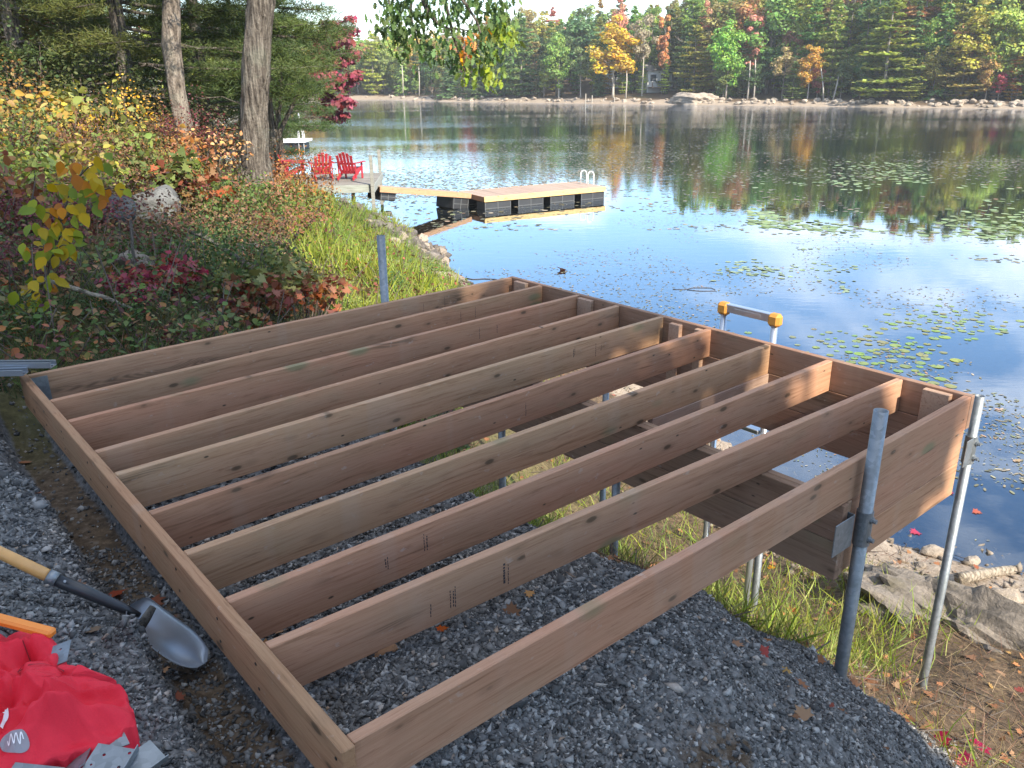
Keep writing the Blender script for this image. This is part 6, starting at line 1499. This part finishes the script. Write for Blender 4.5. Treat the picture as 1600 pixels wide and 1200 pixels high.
# dry straw on the bare bank
x, y = polar(24000, -16, 44, 2.6, 12); s, t = st_of(x, y); D = shore_dist(x, y)
m = (s > 1.9) & (D > .3) & (gravel_w(x, y) < .35) & (fbm(x * 1.1 + 7, y * 1.1 + 2, 3) > .33); x, y = keep(x, y, m)
blades('dry_grass', x[::2], y[::2], .05, .22, (.26, .20, .115), .3, 1.5); blades('dry_grass', x[1::2], y[1::2], .05, .20, (.17, .11, .065), .3, 1.6)
# ferns and fine green plants, brown stalks on the shaded slope
for nm, n, col, h0_, h1_, lo, sd, tl in [('low_plants', 36000, (.055, .095, .03), .05, .17, .46, 1, .7), ('low_plants', 22000, (.10, .14, .035), .05, .19, .50, 4, .7), ('dry_stalks', 18000, (.17, .10, .06), .06, .26, .44, 8, .8)]:
    x, y = polar(n, -41, -3, 4.0, 24); s, t = st_of(x, y); D = shore_dist(x, y)
    m = (t > 3.78) & (D > 1.6) & (fbm(x * .8 + sd, y * .8 + sd, 3) > lo) | ((t > 3.9) & (D > 3) & (r8.random(n) < .12)); x, y = keep(x, y, m)
    blades(nm, x, y, h0_, h1_, col, .75 if nm == 'low_plants' else .3, tl)
# low broad leaves of many colours over the slope
for col, n, sd, lo, sz in [((.085, .13, .035), 11000, 11, .46, .055), ((.15, .07, .04), 9000, 15, .45, .055), ((.10, .03, .035), 4000, 19, .53, .05), ((.16, .13, .045), 6000, 23, .50, .05), ((.26, .12, .055), 5000, 27, .51, .055)]:
    x, y = polar(n, -41, -3, 4.2, 24); s, t = st_of(x, y); D = shore_dist(x, y)
    m = (t > 3.85) & (D > 2.2) & (fbm(x * .7 + sd, y * .7 - sd, 3) > lo); x, y = keep(x, y, m); n2 = len(x)
    P = np.c_[x, y, height(x, y) + r8.random(n2) ** 1.4 * .34 + .01]; V, F = leaves(OVATE, P, upright(n2, .6), sz * r8.uniform(.55, 1.3, n2), r8); stuff('undergrowth', V, F, LEAF, col)
# fallen leaves
x, y = polar(20000, -42, 44, 2.4, 26); s, t = st_of(x, y); D = shore_dist(x, y); g = gravel_w(x, y)
m = (D > .1) & (r8.random(len(x)) > np.where((g > .3) | ((s < .1) & (t < 3.8)), .985, np.where(t > 3.8, .12, .84))) & ~((np.abs(s) < .06) & (t < 3.7)); x, y = keep(x, y, m); n2 = len(x)
P = np.c_[x, y, height(x, y) + .014]; V, F = leaves(MAPLE, P, upright(n2, .35), .050 * r8.uniform(.45, 1.3, n2), r8); stuff('fallen_leaves', V, F, LITTER)
# sticks and pebbles on the lower shore
x, y = polar(9000, -14, 44, 5, 34); D = shore_dist(x, y); m = (D > -.45) & (D < 1.9) & ((x > 1.5) | (y > 14)); x, y = keep(x, y, m); n2 = len(x)
V, F = lump_mesh(99); V2, F2 = scatter(V, F, np.c_[x, y, np.maximum(height(x, y), -.03) + .006], rotmats(upright(n2, .5), r8.uniform(0, 6, n2)), .018 + .07 * r8.random(n2) ** 3)
stuff('shore_pebbles', V2, F2, rock_mat('pebbles', (.16, .13, .10), (.36, .30, .24)))
x, y = polar(1500, -10, 44, 3.6, 14); D = shore_dist(x, y); s, t = st_of(x, y); m = (D > -.1) & (s > 2.2) & (gravel_w(x, y) < .4); x, y = keep(x, y, m); n2 = len(x)
tw_ = bevel_box(.02, 1, .02)[0]; tf = np.array(bevel_box(1, 1, 1)[1]); V2, F2 = scatter(tw_, tf, np.c_[x, y, height(x, y) + .012], rotmats(upright(n2, .2), r8.uniform(0, 6, n2)), .06 + .28 * r8.random(n2) ** 2)
stuff('fallen_twigs', V2, F2, TWIG)

x, y = polar(1000, -41, -4, 4.8, 20); D = shore_dist(x, y); s, t = st_of(x, y); m = (t > 4.0) & (D > 2.4); x, y = keep(x, y, m); n2 = len(x)
nn = np.c_[r8.normal(size=(n2, 2)) * .6, np.ones(n2)]; Rq = rotmats(nn, r8.uniform(0, 6, n2)); Rq = Rq[:, :, [0, 2, 1]]; L_ = .20 + .55 * r8.random(n2) ** 2
V2, F2 = scatter(bevel_box(.008, 1, .008)[0] + [0, .5, 0], tf, np.c_[x, y, height(x, y) - .03], Rq, np.c_[.5 + L_ * .5, L_, .5 + L_ * .5]); stuff('bare_twigs', V2, F2, TWIG)
# single leaves that stand out
lm_ = np_mesh('single_leaf', MAPLE[0], MAPLE[1], LEAF)
def single(name, u, v, size, col, lab, z=None, tilt=.25, cat='leaf', group=None):
    P = np.array(at_z(u, v, z)) if z is not None else on_ground(u, v, .8); P = P + [0, 0, .02 if z is None else .006]
    o = obj(name, lm_, loc=P, rot=(r8.normal() * tilt, r8.normal() * tilt, r8.uniform(0, 6.3)), color=col); o.scale = (size,) * 3; return tag(o, lab, cat, group)
for u, v, s_, c, lab in [(1190, 1026, .075, (.42, .15, .10), 'salmon maple leaf lying alone on the grey stone slope'), (1530, 1172, .10, (.30, .035, .05), 'dark red leaf at the bottom right, rightmost of three'), (1468, 1160, .10, (.30, .04, .05), 'dark red leaf at the bottom right, leftmost of three'), (1505, 1190, .09, (.26, .04, .05), 'dark red leaf at the bottom edge between the other two'),
                      (690, 990, .045, (.50, .17, .05), 'small orange leaf on the stone between the two nearest joists'), (178, 936, .10, (.38, .13, .05), 'rust brown dry leaf behind the shovel socket'), (240, 948, .085, (.26, .12, .06), 'dull brown leaf beside the shovel blade'), (1345, 1045, .08, (.70, .62, .50), 'pale cream leaf right of the thick post foot'),
                      (1240, 958, .10, (.36, .12, .05), 'rust leaf on the bank left of the thick post'), (265, 975, .06, (.30, .10, .04), 'brown leaf between shovel blade and rim board'), (1205, 890, .07, (.60, .33, .05), 'golden leaf in the grass under the nearest joist')]:
    single('maple_leaf', u, v, s_, c, lab)
for u, v, s_, c, lab in [(1420, 690, .13, (.62, .46, .05), 'yellow maple leaf floating right of the outer post, upper one'), (1372, 726, .14, (.62, .44, .05), 'yellow maple leaf floating beside the outer post sleeve'), (1480, 770, .12, (.50, .10, .10), 'red maple leaf floating right of the outer post'), (1012, 688, .0001, (.5, .2, .1), ''),
                      (1365, 708, .07, (.60, .25, .05), 'small orange leaf floating close to the post'), (1560, 640, .11, (.55, .40, .30), 'pinkish tan leaf floating near the right edge'), (1430, 832, .11, (.48, .10, .11), 'red leaf in the shallows beside the skirt boards'), (1525, 800, .10, (.50, .20, .12), 'rusty leaf floating near the tan rocks'), (1470, 620, .08, (.55, .30, .20), 'tan leaf floating beyond the frame corner'), (1590, 720, .10, (.52, .42, .25), 'straw coloured leaf floating at the right edge')]:
    if lab: single('floating_leaf', u, v, s_, c, lab, z=.0, tilt=.05)
P = on_ground(602, 1020, .8); o = obj('flat_stone', rock_mesh('flat_stone', plain('rust_stone', (.26, .13, .06), .85, var=.3), 120, .2, 3, (1.2, .8, .4)), loc=P + [0, 0, .005], rot=(0, 0, .3)); o.scale = (.042,) * 3; tag(o, 'rust brown flat stone between the two nearest joists', 'stone')
P = np.array(at_z(228, 966, 2.83)); stick('wood_stub', [P + [-.035, -.03, -.05], P, P + [.02, .02, .03]], [.017, .016, .012], BARK_OAK, 'short brown wood stub standing against the shovel blade', 'stub', 9)

# ---------------------------------------------------------------- lily pads and drifting bits on the lake
def pad_shape(n=13):
    a = np.linspace(.18, 2 * PI - .18, n); V = np.r_[np.c_[np.cos(a), np.sin(a), .02 * np.sin(a * 3)], [[.12, 0, 0]]]; return V, np.array([[n, i, i + 1] for i in range(n - 1)])
PAD = pad_shape(); PADM = leaf_mat('lily_pad', trans=.1, hue=.05, val=.4, rough=.35)
pm = np_mesh('lily_pad', PAD[0], PAD[1], PADM); placed = []
def pads(n, cu, cv, su, sv, lab, grp, r0, r1, col):
    k = 0
    for _ in range(n * 30):
        if k >= n: break
        u, v = r8.normal(cu, su), r8.normal(cv, sv); P = np.array(at_z(u, v, .0)); r = r8.uniform(r0, r1)
        s, t = st_of(P[0], P[1])
        if s < 4.05 or any(np.hypot(P[0] - a, P[1] - b) < (r + c) * .97 for a, b, c in placed): continue
        placed.append((P[0], P[1], r)); c = tuple(q * r8.uniform(.8, 1.2) for q in col)
        o = obj('lily_pad', pm, loc=(P[0], P[1], .005 + r8.uniform(0, .003)), rot=(r8.normal() * .02, r8.normal() * .02, r8.uniform(0, 6.3)), color=c); o.scale = (r,) * 3
        tag(o, lab, 'lily pad', grp); k += 1
pads(64, 1395, 562, 44, 24, 'green lily pad in the cluster right of the ladder', 'lily pads right of the ladder', .055, .11, (.20, .27, .09))
pads(40, 1330, 545, 60, 18, 'pale green lily pad scattered around the ladder cluster', 'scattered pads near the ladder', .035, .07, (.20, .27, .13))
pads(70, 1505, 505, 60, 12, 'pale green lily pad in the row beyond the ladder cluster', 'row of pads near the right edge', .04, .085, (.22, .29, .11))
pads(12, 1440, 612, 60, 25, 'green lily pad floating close to the frame corner', 'pads off the frame corner', .07, .11, (.22, .28, .10))
def drift_mat():
    t = NT('drifting_bits'); r = t.island()
    c = t.ramp(r, [(0, (.06, .06, .03)), (.35, (.14, .13, .07)), (.6, (.23, .19, .13)), (.8, (.15, .18, .08)), (.93, (.36, .32, .25)), (1, (.34, .18, .09))])
    return t.done(t.princ(c, .5, spec=.4))
DRM = drift_mat(); HEX = (np.r_[np.c_[np.cos(np.arange(7) * 2 * PI / 7), np.sin(np.arange(7) * 2 * PI / 7), np.zeros(7)]], np.array([[0, i, i + 1] for i in range(1, 6)]))
def drift(n, ra, rb, lo, fs, r0, r1, sd, asp=.6):
    x, y = polar(n, -18, 40, ra, rb); D = shore_dist(x, y); s, t = st_of(x, y); f = fbm(x * fs + sd, y * fs * 1.2 + sd, 3)
    m = (D < -.4) & (f > lo + .1 * r8.random(n)) & ~((s < 4.0) & (t > -.3) & (t < 4)); x, y = keep(x, y, m); n2 = len(x)
    q = x + 0; P = np.c_[x, y, .004 + .004 * r8.random(n2)]; rad = r8.uniform(r0, r1, n2)
    V, F = scatter(*HEX, P, rotmats(upright(n2, .02), r8.uniform(0, 6.3, n2)), np.c_[rad, rad * asp, rad]); stuff('drifting_pads', V, F, DRM)
drift(48000, 34, 100, .44, .075, .035, .11, 3, .6)
drift(16000, 24, 60, .46, .12, .035, .10, 9, .7)
drift(20000, 10, 36, .40, .35, .012, .05, 5, .4)
x_, y_ = polar(9000, 16, 36, 27, 50); pd = (fbm(x_ * .16, y_ * .16, 4) + r8.normal(size=len(x_)) * .07 > .60) & (r8.random(len(x_)) < .5); x_, y_ = keep(x_, y_, pd); n2 = len(x_); rr3 = r8.uniform(.06, .16, n2)
V, F = scatter(*HEX, np.c_[x_, y_, np.full(n2, .009)], rotmats(upright(n2, .05), r8.uniform(0, 6, n2)), rr3); stuff('far_lily_pads', V, F, PADM, (.20, .27, .10))
x_, y_ = polar(1500, 14, 23, 19, 30); pd = (fbm(x_ * .4, y_ * .4, 4) + r8.normal(size=len(x_)) * .06 > .62); x_, y_ = keep(x_, y_, pd); n2 = len(x_); rr3 = r8.uniform(.03, .08, n2)
V, F = scatter(*HEX, np.c_[x_, y_, np.full(n2, .009)], rotmats(upright(n2, .05), r8.uniform(0, 6, n2)), rr3); stuff('far_lily_pads', V, F, PADM, (.22, .29, .16))
drift(9000, 6.5, 13, .38, .8, .006, .025, 6, .4)
drift(1800, 26, 44, .42, .3, .05, .12, 12, .8)
P = at_z(1090, 453, 0); q = 1.3 * np.array([[-.42, .05], [-.22, .02], [-.05, .14], [.25, .12], [.30, .0], [.28, -.10], [.02, -.10], [-.18, .0]])
stick('floating_twig', np.c_[q + P[:2], np.full(8, .008)], .006, TWIG, 'bent dark twig loop floating beyond the frame', 'twig', 6)
P = np.array(at_z(878, 421, 0)); o = single('curled_leaf', 878, 421, .26, (.20, .12, .08), 'large curled brown leaf floating beyond the far frame corner', z=.03, tilt=.6)
P = np.array(at_z(740, 434, 0)); q = np.cumsum(r8.normal(size=(9, 2)) * .09 + [.10, 0], 0) - [.45, 0]
stick('floating_weed', np.c_[q + P[:2], np.full(9, .01)], .009, TWIG, 'thin wavy dark stem floating off the fallen log', 'weed', 6)

# ---------------------------------------------------------------- autumn haze over the lake
hm = bpy.data.materials.new('haze'); hm.use_nodes = True; ht = hm.node_tree; ht.nodes.clear()
ho = ht.nodes.new('ShaderNodeOutputMaterial'); hv_ = ht.nodes.new('ShaderNodeVolumePrincipled')
hv_.inputs['Color'].default_value = (.93, .96, 1.0, 1); hv_.inputs['Density'].default_value = 0.00038; hv_.inputs['Anisotropy'].default_value = 0.2
ht.links.new(hv_.outputs[0], ho.inputs['Volume'])
m = MB(); m.box((0, 0, 28.0), (1900, 1900, 63.0)); obj('haze', m.mesh('haze', hm), kind='stuff')
cy.volume_bounces = 1; cy.volume_step_rate = 4
